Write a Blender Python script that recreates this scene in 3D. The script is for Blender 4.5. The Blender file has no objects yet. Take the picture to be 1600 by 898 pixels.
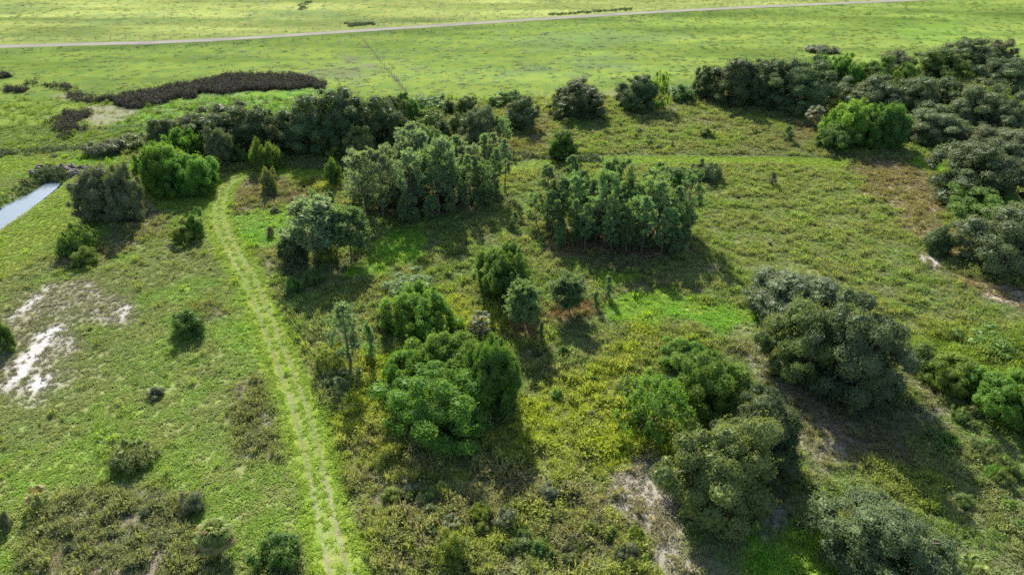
import bpy, math
import numpy as np

# ------------------------------------------------------------------ camera, world, sun, exposure
SC = bpy.context.scene
CAM_H, PITCH, FOC = 45.0, math.radians(30.0), 1066.0      # metres, tilt below the horizon, focal length in photo pixels (1600 wide)
cam_d = bpy.data.cameras.new("camera"); cam_d.sensor_width = 36.0; cam_d.lens = 36.0 * FOC / 1600.0
cam_d.clip_start = 0.5; cam_d.clip_end = 9000.0
cam = bpy.data.objects.new("camera", cam_d); SC.collection.objects.link(cam)
cam.location = (0, 0, CAM_H); cam.rotation_euler = (math.pi / 2 - PITCH, 0, 0); SC.camera = cam

HAZE = False
SUN_EL, SUN_AZ = math.radians(33.0), math.radians(-11.0)   # azimuth from +Y (the view direction), negative is to the left
world = bpy.data.worlds.new("World"); SC.world = world; world.use_nodes = True
wn = world.node_tree.nodes; wn.clear()
sky = wn.new("ShaderNodeTexSky"); sky.sky_type = 'NISHITA'; sky.sun_disc = False
sky.sun_elevation = SUN_EL; sky.sun_rotation = SUN_AZ; sky.air_density = 1.0; sky.dust_density = 1.5; sky.ozone_density = 1.0
bg = wn.new("ShaderNodeBackground"); bg.inputs["Strength"].default_value = 0.11
wo = wn.new("ShaderNodeOutputWorld")
world.node_tree.links.new(sky.outputs[0], bg.inputs[0]); world.node_tree.links.new(bg.outputs[0], wo.inputs[0])
sun_d = bpy.data.lights.new("sun", 'SUN'); sun_d.energy = 5.0; sun_d.angle = math.radians(0.55); sun_d.color = (1.0, 0.945, 0.85)
sun = bpy.data.objects.new("sun", sun_d); SC.collection.objects.link(sun)
sun.rotation_euler = (-(math.pi / 2 - SUN_EL), 0, -SUN_AZ); sun.location = (0, 0, 120)
SC.view_settings.view_transform = 'Standard'; SC.view_settings.look = 'None'
SC.view_settings.gamma = 1.0; SC.view_settings.use_curve_mapping = False
SC.view_settings.exposure = 1.50
SC.cycles.max_bounces = 6; SC.cycles.diffuse_bounces = 3; SC.cycles.glossy_bounces = 2; SC.cycles.transmission_bounces = 4
SC.cycles.transparent_max_bounces = 4; SC.cycles.volume_bounces = 0
SC.cycles.use_denoising = False; SC.cycles.denoiser = 'OPENIMAGEDENOISE'; SC.cycles.denoising_prefilter = 'ACCURATE'
SC.cycles.pixel_filter_type = 'BLACKMAN_HARRIS'; SC.cycles.filter_width = 1.6

# ------------------------------------------------------------------ helpers
rng = np.random.default_rng(7)
COL = SC.collection
def g(px, py, z=0.0):
    """a photo pixel as a point on the level z"""
    u = (px - 800.0) / FOC; v = (py - 449.0) / FOC
    d = (u, math.cos(PITCH) - v * math.sin(PITCH), -math.sin(PITCH) - v * math.cos(PITCH))
    t = (z - CAM_H) / d[2]
    return np.array([d[0] * t, d[1] * t])
def gp(pts, z=0.0): return np.array([g(x, y, z) for x, y in pts])
def depth(x, y, z=0.0): return y * math.cos(PITCH) + (CAM_H - z) * math.sin(PITCH)
def height_at(y, toppx):
    """height of a point above (.., y) that shows at photo row toppx"""
    v = (toppx - 449.0) / FOC
    dy = math.cos(PITCH) - v * math.sin(PITCH); dz = -math.sin(PITCH) - v * math.cos(PITCH)
    return CAM_H + dz * (y / dy)

def _hash(i, j, s):
    n = (i.astype(np.int64) * 374761393 + j.astype(np.int64) * 668265263 + s * 974634331) & 0x7fffffff
    n = ((n ^ (n >> 13)) * 1274126177) & 0x7fffffff
    n = ((n ^ (n >> 16)) * 362437) & 0x7fffffff
    return (n ^ (n >> 15)) / 0x7fffffff
def vnoise(x, y, s=0):
    xi = np.floor(x); yi = np.floor(y); fx = x - xi; fy = y - yi
    fx = fx * fx * (3 - 2 * fx); fy = fy * fy * (3 - 2 * fy)
    a = _hash(xi, yi, s); b = _hash(xi + 1, yi, s); c = _hash(xi, yi + 1, s); d = _hash(xi + 1, yi + 1, s)
    return (a + (b - a) * fx) * (1 - fy) + (c + (d - c) * fx) * fy
def fbm(x, y, scale, s=0, o=4):
    x = x / scale; y = y / scale; r = 0; a = 0.5; n = 0
    for k in range(o):
        r = r + a * vnoise(x * 2**k + 17.3 * k, y * 2**k - 9.1 * k, s + k * 31); n += a; a *= 0.55
    return r / n
def sstep(a, b, x):
    t = np.clip((x - a) / (b - a), 0, 1); return t * t * (3 - 2 * t)
def sd_poly(x, y, P):
    """signed distance to a polygon, negative inside"""
    d = np.full(x.shape, 1e18); s = np.zeros(x.shape, bool); n = len(P)
    for i in range(n):
        ax, ay = P[i]; bx, by = P[(i + 1) % n]
        ex, ey = bx - ax, by - ay; wx, wy = x - ax, y - ay
        t = np.clip((wx * ex + wy * ey) / (ex * ex + ey * ey + 1e-9), 0, 1)
        d = np.minimum(d, (wx - ex * t)**2 + (wy - ey * t)**2)
        c = ((ay > y) != (by > y)); xx = ax + (y - ay) / ((by - ay) if by != ay else 1e-9) * ex
        s ^= c & (x < xx)
    d = np.sqrt(d); return np.where(s, -d, d)
def d_line(x, y, P):
    d = np.full(x.shape, 1e18)
    for (ax, ay), (bx, by) in zip(P[:-1], P[1:]):
        ex, ey = bx - ax, by - ay; wx, wy = x - ax, y - ay
        t = np.clip((wx * ex + wy * ey) / (ex * ex + ey * ey + 1e-9), 0, 1)
        d = np.minimum(d, (wx - ex * t)**2 + (wy - ey * t)**2)
    return np.sqrt(d)
def smooth_line(P, step):
    """Catmull-Rom through P, resampled every step metres"""
    P = np.asarray(P, float); Q = np.vstack([2 * P[0] - P[1], P, 2 * P[-1] - P[-2]]); out = []
    for i in range(1, len(Q) - 2):
        t = np.linspace(0, 1, 24, endpoint=False)[:, None]
        p0, p1, p2, p3 = Q[i - 1], Q[i], Q[i + 1], Q[i + 2]
        out.append(0.5 * (2 * p1 + (p2 - p0) * t + (2 * p0 - 5 * p1 + 4 * p2 - p3) * t**2 + (3 * p1 - p0 - 3 * p2 + p3) * t**3))
    out = np.vstack(out + [P[-1:]])
    s = np.r_[0, np.cumsum(np.hypot(*np.diff(out, axis=0).T))]
    q = np.arange(0, s[-1], step)
    return np.c_[np.interp(q, s, out[:, 0]), np.interp(q, s, out[:, 1])]

def mesh_np(name, V, F, mats=(), attrs=None, smooth=False):
    """V (n,3); F (m,k) with k = 3 or 4; attrs {name: (type, domain, data)}"""
    me = bpy.data.meshes.new(name); V = np.asarray(V, np.float32); F = np.asarray(F, np.int32)
    m, k = F.shape
    me.vertices.add(len(V)); me.vertices.foreach_set("co", V.ravel())
    me.loops.add(m * k); me.loops.foreach_set("vertex_index", F.ravel())
    me.polygons.add(m); me.polygons.foreach_set("loop_start", np.arange(0, m * k, k, dtype=np.int32))
    for nm, (ty, dom, data) in (attrs or {}).items():
        a = me.attributes.new(nm, ty, dom)
        a.data.foreach_set({'FLOAT': "value", 'FLOAT_COLOR': "color", 'FLOAT_VECTOR': "vector"}[ty], np.asarray(data, np.float32).ravel())
    me.update(calc_edges=True)
    me.polygons.foreach_set("use_smooth", np.full(m, smooth))
    for mt in mats: me.materials.append(mt)
    return me
def obj(name, me, parent=None, loc=None):
    o = bpy.data.objects.new(name, me); COL.objects.link(o)
    if parent is not None: o.parent = parent
    if loc is not None: o.location = loc
    return o
def tag(o, label=None, cat=None, group=None, kind=None):
    if label: o["label"] = label
    if cat: o["category"] = cat
    if group: o["group"] = group
    if kind: o["kind"] = kind
    return o

# ------------------------------------------------------------------ materials
def mat(name):
    m = bpy.data.materials.new(name); m.use_nodes = True; m.node_tree.nodes.clear(); return m, m.node_tree.nodes, m.node_tree.links
def rgb4(c): return (c[0], c[1], c[2], 1)
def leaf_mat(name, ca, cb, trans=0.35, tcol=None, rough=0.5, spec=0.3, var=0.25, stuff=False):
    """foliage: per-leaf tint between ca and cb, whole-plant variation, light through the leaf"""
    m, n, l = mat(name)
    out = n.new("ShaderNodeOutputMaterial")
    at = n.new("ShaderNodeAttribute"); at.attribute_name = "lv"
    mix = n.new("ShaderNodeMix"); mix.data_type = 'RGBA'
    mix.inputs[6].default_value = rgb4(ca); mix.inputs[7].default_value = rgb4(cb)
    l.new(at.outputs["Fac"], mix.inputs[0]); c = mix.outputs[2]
    if stuff:
        ia = n.new("ShaderNodeAttribute"); ia.attribute_type = 'INSTANCER'; ia.attribute_name = "tcol"
        mu = n.new("ShaderNodeMix"); mu.data_type = 'RGBA'; mu.blend_type = 'MULTIPLY'; mu.inputs[0].default_value = 1.0
        l.new(c, mu.inputs[6]); l.new(ia.outputs["Color"], mu.inputs[7]); c = mu.outputs[2]
    else:
        oi = n.new("ShaderNodeObjectInfo"); hs = n.new("ShaderNodeHueSaturation")
        mr = n.new("ShaderNodeMapRange"); mr.inputs[3].default_value = 1 - var; mr.inputs[4].default_value = 1 + var
        l.new(oi.outputs["Random"], mr.inputs[0]); l.new(mr.outputs[0], hs.inputs["Value"])
        mh = n.new("ShaderNodeMath"); mh.operation = 'MULTIPLY'; mh.inputs[1].default_value = 7.31
        mf = n.new("ShaderNodeMath"); mf.operation = 'FRACT'; l.new(oi.outputs["Random"], mh.inputs[0]); l.new(mh.outputs[0], mf.inputs[0])
        m2 = n.new("ShaderNodeMapRange"); m2.inputs[3].default_value = 0.485; m2.inputs[4].default_value = 0.515
        l.new(mf.outputs[0], m2.inputs[0]); l.new(m2.outputs[0], hs.inputs["Hue"])
        l.new(c, hs.inputs["Color"]); c = hs.outputs[0]
    p = n.new("ShaderNodeBsdfPrincipled"); p.inputs["Roughness"].default_value = rough; p.inputs["Specular IOR Level"].default_value = spec
    l.new(c, p.inputs["Base Color"])
    t = n.new("ShaderNodeBsdfTranslucent")
    tm = n.new("ShaderNodeMix"); tm.data_type = 'RGBA'; tm.blend_type = 'MULTIPLY'; tm.inputs[0].default_value = 1.0
    tm.inputs[7].default_value = rgb4(tcol or (1.25, 1.2, 0.55)); l.new(c, tm.inputs[6]); l.new(tm.outputs[2], t.inputs[0])
    ms = n.new("ShaderNodeMixShader"); ms.inputs[0].default_value = trans
    l.new(p.outputs[0], ms.inputs[1]); l.new(t.outputs[0], ms.inputs[2]); l.new(ms.outputs[0], out.inputs[0])
    return m
def plain_mat(name, ca, cb, scale=3.0, rough=0.9, spec=0.2, bump=0.3, stretch=(1, 1, 1)):
    m, n, l = mat(name); out = n.new("ShaderNodeOutputMaterial"); p = n.new("ShaderNodeBsdfPrincipled")
    tc = n.new("ShaderNodeTexCoord"); mp = n.new("ShaderNodeMapping"); mp.inputs["Scale"].default_value = stretch
    nz = n.new("ShaderNodeTexNoise"); nz.inputs["Scale"].default_value = scale; nz.inputs["Detail"].default_value = 6
    l.new(tc.outputs["Object"], mp.inputs[0]); l.new(mp.outputs[0], nz.inputs[0])
    mx = n.new("ShaderNodeMix"); mx.data_type = 'RGBA'; mx.inputs[6].default_value = rgb4(ca); mx.inputs[7].default_value = rgb4(cb)
    l.new(nz.outputs[0], mx.inputs[0]); l.new(mx.outputs[2], p.inputs["Base Color"])
    b = n.new("ShaderNodeBump"); b.inputs["Strength"].default_value = bump; l.new(nz.outputs[0], b.inputs["Height"]); l.new(b.outputs[0], p.inputs["Normal"])
    p.inputs["Roughness"].default_value = rough; p.inputs["Specular IOR Level"].default_value = spec
    l.new(p.outputs[0], out.inputs[0]); return m
def ground_mat(name):
    """colour from the surveyed plant cover (vertex attribute) broken up by finer noise, with tussock relief"""
    m, n, l = mat(name); out = n.new("ShaderNodeOutputMaterial"); p = n.new("ShaderNodeBsdfPrincipled")
    at = n.new("ShaderNodeAttribute"); at.attribute_name = "gcol"
    tc = n.new("ShaderNodeTexCoord")
    n1 = n.new("ShaderNodeTexNoise"); n1.inputs["Scale"].default_value = 1.7; n1.inputs["Detail"].default_value = 7; n1.inputs["Roughness"].default_value = 0.68
    n2 = n.new("ShaderNodeTexNoise"); n2.inputs["Scale"].default_value = 0.35; n2.inputs["Detail"].default_value = 5
    l.new(tc.outputs["Object"], n1.inputs[0]); l.new(tc.outputs["Object"], n2.inputs[0])
    hs = n.new("ShaderNodeHueSaturation")
    r1 = n.new("ShaderNodeMapRange"); r1.inputs[1].default_value = 0.25; r1.inputs[2].default_value = 0.75; r1.inputs[3].default_value = 0.72; r1.inputs[4].default_value = 1.28
    l.new(n1.outputs[0], r1.inputs[0]); l.new(r1.outputs[0], hs.inputs["Value"])
    r2 = n.new("ShaderNodeMapRange"); r2.inputs[1].default_value = 0.3; r2.inputs[2].default_value = 0.7; r2.inputs[3].default_value = 0.485; r2.inputs[4].default_value = 0.515
    l.new(n2.outputs[0], r2.inputs[0]); l.new(r2.outputs[0], hs.inputs["Hue"])
    l.new(at.outputs["Color"], hs.inputs["Color"]); l.new(hs.outputs[0], p.inputs["Base Color"])
    b = n.new("ShaderNodeBump"); b.inputs["Strength"].default_value = 0.7; b.inputs["Distance"].default_value = 0.18
    l.new(n1.outputs[0], b.inputs["Height"]); l.new(b.outputs[0], p.inputs["Normal"])
    p.inputs["Roughness"].default_value = 1.0; p.inputs["Specular IOR Level"].default_value = 0.0
    l.new(p.outputs[0], out.inputs[0]); return m

M_GROUND = ground_mat("ground_cover")
M_BARK = plain_mat("bark", (0.10, 0.08, 0.065), (0.22, 0.18, 0.15), 5, stretch=(1, 1, .25))
M_PBARK = plain_mat("pine_bark", (0.07, 0.055, 0.045), (0.15, 0.12, 0.10), 5, stretch=(1, 1, .25))

# ------------------------------------------------------------------ the land: lines and zones surveyed from the photograph
TRACK = smooth_line(gp([(562, 990), (545, 940), (528, 890), (516, 835), (505, 790), (486, 700), (466, 630), (447, 580), (417, 500), (391, 440), (368, 400), (349, 362), (342, 340), (346, 308), (356, 287), (378, 273), (412, 268)]), 0.5)
PATH = smooth_line(gp([(760, 266), (800, 261), (840, 257), (900, 252), (960, 250), (1040, 250), (1120, 251), (1200, 251), (1260, 253), (1300, 255)]), 0.6)
BACKTRACK = smooth_line(gp([(412, 268), (450, 271), (490, 271), (530, 272)]), 0.6)
ROAD = smooth_line(np.vstack([g(0, 75.5) + (g(0, 75.5) - g(300, 66.5)) * 4, gp([(0, 75.5), (300, 66.5), (600, 48), (800, 35), (1100, 17), (1440, 1.5)]), g(1440, 1.5) + (g(1440, 1.5) - g(1100, 17)) * 4]), 2.0)
CANAL = gp([(70, 288), (92, 286), (78, 300), (40, 327), (0, 354), (-60, 396), (-140, 450), (-190, 440), (-100, 372), (-40, 348), (0, 328), (42, 306)], -1.0)
DITCH = smooth_line(gp([(-60, 118), (0, 121), (40, 128), (100, 141), (150, 157)]), 1.0)

def terrain(x, y):
    x = np.asarray(x, float); y = np.asarray(y, float)
    z = (fbm(x, y, 26, 3) - 0.5) * 0.5 + (fbm(x, y, 5, 11, 3) - 0.5) * 0.16
    near_canal = (x < -40) & (y > 40) & (y < 180)
    sd = np.full(x.shape, 99.0)
    if near_canal.any(): sd[near_canal] = sd_poly(x[near_canal], y[near_canal], CANAL)
    z = z * sstep(0, 6, sd) - 1.9 * (1 - sstep(-1.2, 3.6, sd))
    dr = d_line(x, y, ROAD[::8]); z = z * sstep(2, 12, dr) + 0.5 * (1 - sstep(3.4, 9.0, dr))
    return z

# zone: polygon in photo pixels, edge softness (m), edge raggedness (m), ground colours, plant colours, lawn density, scrub density, plant height
DEF = dict(gA=(.115, .145, .05), gB=(.14, .135, .075), pA=(.17, .25, .072), pB=(.205, .23, .105), lawn=.6, scrub=1.0, h=.65)
Z = []
def zone(poly, soft=1.5, rag=2.0, w=1.0, **k): Z.append((gp(poly), soft, rag, w, k))
LIME = dict(gA=(.125, .225, .03), gB=(.15, .225, .04), pA=(.165, .34, .03), pB=(.215, .34, .045), lawn=1.0, scrub=.05, h=.6)
LAWN = dict(gA=(.15, .205, .045), gB=(.165, .18, .07), pA=(.18, .285, .046), pB=(.215, .26, .072), lawn=1.0, scrub=.05, h=.55)
BROWN = dict(gA=(.16, .135, .105), gB=(.14, .13, .085), pA=(.195, .175, .12), pB=(.165, .185, .085), lawn=.15, scrub=.95, h=.6)
DEAD = dict(gA=(.24, .22, .195), gB=(.19, .175, .14), pA=(.27, .245, .20), pB=(.22, .215, .13), lawn=.4, scrub=.3, h=.45)
SAND = dict(gA=(.40, .39, .38), gB=(.30, .285, .265), pA=(.2, .17, .12), pB=(.17, .17, .1), lawn=.06, scrub=.0, h=.3)
YELLOW = dict(gA=(.13, .15, .045), gB=(.15, .14, .06), pA=(.285, .345, .036), pB=(.25, .295, .06), lawn=.4, scrub=1.2, h=1.0)
MIXED = dict(gA=(.13, .12, .07), gB=(.11, .12, .06), pA=(.235, .27, .064), pB=(.215, .205, .115), lawn=.5, scrub=1.2, h=1.0)
FAR = dict(gA=(.122, .165, .036), gB=(.094, .142, .036), pA=(.16, .225, .046), pB=(.13, .20, .046), lawn=.4, scrub=.12, h=.7)  # slight extra blue in the colours stands in for distant haze
# far pasture, everything behind the tree lines
zone([(-900, 262), (0, 238), (120, 244), (230, 238), (300, 225), (440, 205), (640, 172), (820, 150), (980, 140), (1090, 132), (1300, 110), (1500, 100), (1700, 95), (2600, 80), (2600, -128), (-900, -128)], 3, 4, **FAR)
zone([(-700, 85), (0, 72), (300, 64), (600, 45), (800, 32), (1100, 14), (1440, 0), (1800, -20), (1800, -128), (-900, -128)], 3, 3, .9, gA=(.175, .195, .062), gB=(.138, .175, .054), pA=(.215, .245, .07), pB=(.175, .225, .062))  # paler pasture beyond the road, with some haze put into its colour
zone([(740, 118), (800, 100), (960, 92), (1000, 100), (880, 118)], 10, 12, .85, gA=(.08, .125, .045), gB=(.09, .12, .05), pA=(.09, .15, .05), pB=(.1, .13, .055))
zone([(470, 110), (560, 92), (600, 110), (520, 128)], 8, 9, .85, gA=(.08, .115, .045), gB=(.1, .11, .06), pA=(.1, .13, .05), pB=(.11, .12, .06))
zone([(800, 62), (960, 48), (1080, 58), (880, 78)], 10, 10, .85, gA=(.09, .14, .045), gB=(.1, .14, .05), pA=(.1, .16, .05), pB=(.1, .15, .055))
zone([(1380, 45), (1460, 28), (1520, 50), (1440, 66)], 10, 12, .5, gA=(.11, .20, .03), gB=(.1, .17, .04), pA=(.11, .22, .03), pB=(.1, .19, .04))
zone([(160, 26), (240, 20), (260, 30), (180, 34)], 12, 16, .6, gA=(.10, .16, .06), gB=(.1, .15, .06), pA=(.1, .16, .06), pB=(.1, .15, .06))
zone([(0, 8), (60, 6), (60, 18), (0, 20)], 12, 16, .6, gA=(.10, .16, .06), gB=(.1, .15, .06), pA=(.1, .16, .06), pB=(.1, .15, .06))
zone([(410, 18), (520, 16), (540, 26), (400, 24)], 12, 16, .5, gA=(.10, .16, .06), gB=(.1, .15, .06), pA=(.1, .16, .06), pB=(.1, .15, .06))
for pl in [[(740, 96), (1000, 97), (1250, 99), (1250, 101), (1000, 99.5), (740, 98.5)], [(0, 14), (400, 15), (800, 10), (800, 11), (400, 16), (0, 15.2)], [(1030, 66), (1300, 44), (1302, 46), (1034, 69)]]: zone(pl, 1.2, .6, .6, gA=(.15, .19, .04), gB=(.14, .18, .04), pA=(.17, .24, .04), pB=(.16, .22, .04))
for pl in [[(0, 84), (400, 59), (800, 41), (1200, 18), (1200, 21), (800, 45), (400, 64), (0, 89)], [(0, 27), (350, 30), (700, 33), (700, 35), (350, 33), (0, 30)], [(0, 53), (150, 58), (150, 60), (0, 56)]]: zone(pl, 2.0, 2.5, .6, gA=(.07, .11, .03), gB=(.075, .115, .03), pA=(.09, .15, .04), pB=(.1, .15, .04))
zone([(568, 62), (590, 88), (612, 115), (637, 143), (630, 143), (606, 115), (586, 88), (567, 62)], .5, .4, .8, gA=(.07, .085, .03), gB=(.08, .09, .035), pA=(.09, .115, .04), pB=(.1, .12, .045))
# lush wet meadow behind the left oaks
zone([(150, 215), (200, 172), (330, 150), (420, 142), (520, 140), (470, 175), (300, 195), (230, 215)], 2, 3, gA=(.10, .19, .03), gB=(.12, .17, .055), pA=(.11, .22, .03), pB=(.13, .19, .06), lawn=1, scrub=.15, h=.8)
# dry wash between the reed beds
zone([(70, 150), (110, 143), (150, 160), (205, 163), (210, 176), (175, 186), (165, 208), (130, 205), (140, 180), (140, 164)], 1.5, 3, .75, gA=(.20, .185, .15), gB=(.17, .17, .10), pA=(.2, .2, .1), pB=(.22, .2, .14), lawn=.25, scrub=.05, h=.5)
# left pasture by the track
zone([(-500, 230), (0, 232), (140, 236), (230, 300), (330, 270), (360, 300), (340, 350), (380, 430), (420, 510), (470, 640), (505, 790), (530, 960), (-400, 960)], 1.5, 1.5, **LAWN)
zone([(0, 420), (120, 400), (260, 400), (330, 430), (300, 470), (190, 470), (80, 440), (0, 500)], 4, 6, .4, **{**BROWN, 'scrub': .3, 'lawn': .6})
zone([(20, 600), (120, 520), (240, 520), (330, 560), (260, 640), (120, 680), (0, 690)], 4, 6, .35, **{**BROWN, 'scrub': .2, 'lawn': .7})
zone([(0, 470), (40, 452), (85, 436), (150, 455), (205, 480), (205, 500), (130, 512), (70, 605), (-20, 625), (-60, 560)], 1.6, 2.5, .95, gA=(.215, .20, .165), gB=(.18, .175, .115), pA=(.21, .20, .135), pB=(.18, .20, .08), lawn=.65, scrub=.03, h=.4)
SANDPATCH = [
    ([(10, 500), (60, 455), (82, 441), (86, 447), (40, 485), (16, 505)], .5, 1.0, .95),
    ([(68, 512), (90, 498), (112, 500), (124, 514), (100, 540), (66, 602), (48, 605), (74, 560), (84, 530), (60, 560), (12, 606), (0, 606), (36, 575)], .8, 2.2, .95),
    ([(150, 486), (200, 478), (204, 492), (176, 498), (150, 500)], .9, 1.8, .6),
    ([(8, 391), (34, 388), (30, 397), (10, 398)], .5, 1.0, .9), ([(-12, 406), (6, 404), (4, 414), (-12, 414)], .5, 1.0, .8),
    ([(1418, 391), (1440, 394), (1478, 412), (1466, 424), (1436, 412)], .7, .8, 1),
    ([(1500, 436), (1560, 450), (1610, 466), (1700, 500), (1700, 520), (1600, 484), (1540, 464)], .8, .9, 1),
    ([(1468, 231), (1508, 231), (1506, 238), (1470, 238)], .5, .8, .8), ([(66, 443), (80, 440), (78, 448), (68, 450)], .5, .8, .6),
    ([(375, 434), (388, 432), (394, 448), (384, 448)], .3, .6, .8), ([(1105, 488), (1160, 489), (1150, 494), (1110, 493)], .5, .9, .55),
    ([(-200, 430), (-60, 375), (0, 346), (14, 337), (20, 341), (0, 360), (-60, 402)], .6, .8, .85)]
for pl, so, ra, w in SANDPATCH: zone(pl, so, ra, w, streak=.65 if pl[0][0] > 1400 else .15, **SAND)
MOWN = dict(gA=(.15, .215, .03), gB=(.165, .21, .045), pA=(.205, .305, .036), pB=(.23, .29, .05), lawn=1, scrub=0, h=.28)
zone([(98, 284), (132, 250), (222, 250), (205, 300), (130, 345), (70, 392), (0, 432), (-90, 440), (-60, 400), (0, 357), (44, 330)], 1.2, 1.5, .85, **MOWN)
zone([(-60, 252), (0, 246), (130, 244), (112, 258), (60, 264), (0, 286), (-60, 310)], 1.2, 1.5, .85, **MOWN)
for pl, w in [([(385, 600), (440, 590), (472, 655), (455, 715), (392, 700)], .95), ([(395, 770), (440, 745), (462, 790), (420, 805)], .9),
              ([(35, 800), (110, 760), (200, 748), (300, 768), (315, 830), (320, 960), (20, 960)], 1), ([(440, 900), (470, 850), (505, 870), (520, 960), (440, 960)], .8),
              ([(160, 690), (215, 682), (240, 695), (170, 710)], .6), ([(300, 475), (340, 468), (345, 490), (305, 492)], .8)]:
    zone(pl, 1.0, 1.6, w, **{**BROWN, 'pA': (.195, .215, .092), 'h': .7})
zone([(90, 415), (150, 385), (215, 335), (250, 345), (240, 390), (160, 415)], 1.5, 2.5, .8, **BROWN)
zone([(355, 300), (372, 285), (440, 278), (530, 296), (510, 335), (440, 330), (380, 345), (355, 335)], 1.2, 2, .95, **BROWN)
zone([(330, 520), (420, 490), (420, 530), (370, 545)], 1.5, 2, .7, **LIME)
zone([(110, 245), (190, 240), (225, 262), (140, 275)], 1.5, 1.5, .8, **LIME)
for pl in [[(366, 340), (420, 325), (478, 328), (450, 350), (440, 380), (390, 384), (368, 365)], [(548, 432), (580, 408), (655, 382), (664, 400), (640, 414), (580, 430)],
           [(560, 380), (620, 350), (668, 352), (660, 385), (590, 400)], [(935, 470), (960, 440), (1050, 448), (1110, 480), (1200, 500), (1190, 520), (1080, 505), (960, 500)],
           [(1215, 750), (1250, 735), (1290, 770), (1325, 830), (1300, 870), (1250, 800)], [(840, 260), (780, 258), (780, 268), (838, 264)], [(1425, 255), (1445, 245), (1480, 268), (1450, 275)],
           [(1180, 820), (1230, 800), (1300, 860), (1290, 960), (1190, 960)], [(900, 440), (935, 428), (990, 430), (1010, 450), (930, 460)]]:
    zone(pl, 1.2, 2.0, .95, **{**LIME, 'h': .8})
zone([(585, 330), (700, 330), (760, 330), (700, 350), (640, 375), (580, 370)], 1.5, 2, .6, **{**LIME, 'pA': (.09, .15, .03)})
# the scrubby middle and the right-hand field
zone([(860, 250), (1290, 255), (1400, 290), (1460, 330), (1480, 380), (1400, 420), (1190, 440), (1110, 440), (1090, 330), (1000, 300), (880, 290)], 3, 4, .85, gA=(.125, .16, .05), gB=(.14, .145, .06), pA=(.19, .27, .075), pB=(.215, .245, .10), scrub=1.0, h=.55)
zone([(1330, 270), (1400, 250), (1450, 285), (1490, 330), (1520, 380), (1520, 430), (1600, 470), (1620, 490), (1500, 440), (1450, 400), (1400, 330)], 1.8, 3, .85, gA=(.25, .19, .13), gB=(.2, .17, .1), pA=(.21, .175, .11), pB=(.19, .185, .08), lawn=.6, scrub=.4, h=.5)
zone([(700, 200), (760, 190), (860, 195), (860, 230), (780, 245), (700, 240)], 1.5, 3, .75, gA=(.21, .165, .125), gB=(.15, .145, .075), pA=(.19, .16, .105), pB=(.17, .18, .07), scrub=.7, h=.6)
zone([(1240, 190), (1290, 195), (1290, 225), (1230, 220)], 1.5, 3, .8, gA=(.23, .18, .135), gB=(.18, .16, .09), pA=(.2, .17, .11), pB=(.17, .18, .07), scrub=.7, h=.6)
zone([(440, 275), (530, 280), (520, 300), (450, 292)], 1.5, 2.5, .8, **YELLOW)
zone([(900, 268), (1080, 262), (1120, 285), (1000, 292), (900, 285)], 2, 4, .6, **{**YELLOW, 'pA': (.17, .22, .03)})
zone([(1170, 520), (1200, 510), (1225, 600), (1300, 680), (1290, 760), (1250, 690), (1190, 600)], 1.2, 2.5, .6, **DEAD)
zone([(1410, 590), (1480, 600), (1500, 660), (1420, 680)], 1.2, 2.5, .7, **DEAD)
zone([(1230, 620), (1330, 620), (1420, 660), (1420, 720), (1300, 700)], 1.5, 2.5, .7, gA=(.15, .13, .10), gB=(.13, .12, .075), pA=(.19, .165, .11), pB=(.16, .17, .08), lawn=.4, scrub=.4, h=.5)
zone([(1430, 560), (1500, 530), (1640, 520), (1660, 680), (1560, 660), (1480, 620)], 2, 3, .9, gA=(.10, .14, .035), gB=(.11, .13, .05), pA=(.14, .215, .03), pB=(.14, .19, .045), lawn=.1, scrub=1.1, h=1.3)
for pl in [[(572, 580), (612, 556), (640, 570), (600, 660), (600, 740), (540, 780), (528, 700), (540, 650)], [(800, 620), (840, 585), (930, 590), (1010, 640), (1035, 720), (960, 745), (860, 740), (805, 700)],
           [(930, 545), (985, 520), (1020, 550), (1000, 600), (950, 590)], [(725, 500), (760, 480), (790, 510), (760, 520)], [(610, 690), (700, 700), (820, 690), (880, 720), (860, 770), (740, 770), (620, 740)],
           [(480, 565), (520, 530), (560, 560), (520, 590)], [(690, 480), (740, 470), (760, 500), (700, 500)]]:
    zone(pl, 1.5, 3.0, .92, **YELLOW)
zone([(528, 700), (620, 690), (860, 740), (980, 740), (1060, 840), (1090, 960), (560, 960), (540, 820)], 2, 3, .85, **MIXED)
zone([(960, 745), (1000, 735), (1045, 780), (1070, 840), (1110, 900), (1110, 960), (1060, 960), (1010, 840), (975, 790)], 1.0, 2.0, .92, **DEAD)
zone([(1180, 780), (1240, 770), (1260, 815), (1200, 820)], 1.0, 2.0, .9, **DEAD)
zone([(905, 460), (935, 470), (930, 495), (860, 500), (850, 490)], .8, 1.2, .8, gA=(.24, .13, .085), gB=(.19, .13, .08), pA=(.22, .13, .08), pB=(.17, .13, .07), scrub=.6, h=.5)
zone([(795, 500), (835, 505), (850, 530), (800, 535)], .8, 1.2, .7, gA=(.24, .14, .095), gB=(.19, .13, .08), pA=(.22, .13, .08), pB=(.17, .13, .07), scrub=.6, h=.5)
zone([(845, 360), (1050, 360), (1080, 395), (1000, 400), (860, 395)], 2, 2, .85, gA=(.26, .165, .125), gB=(.2, .145, .1), pA=(.22, .16, .1), pB=(.15, .16, .06), lawn=.2, scrub=.5, h=.6)
zone([(560, 310), (760, 300), (775, 330), (600, 345)], 2, 2, .8, gA=(.2, .15, .11), gB=(.16, .14, .08), pA=(.19, .16, .1), pB=(.14, .16, .06), lawn=.2, scrub=.6, h=.7)
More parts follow.
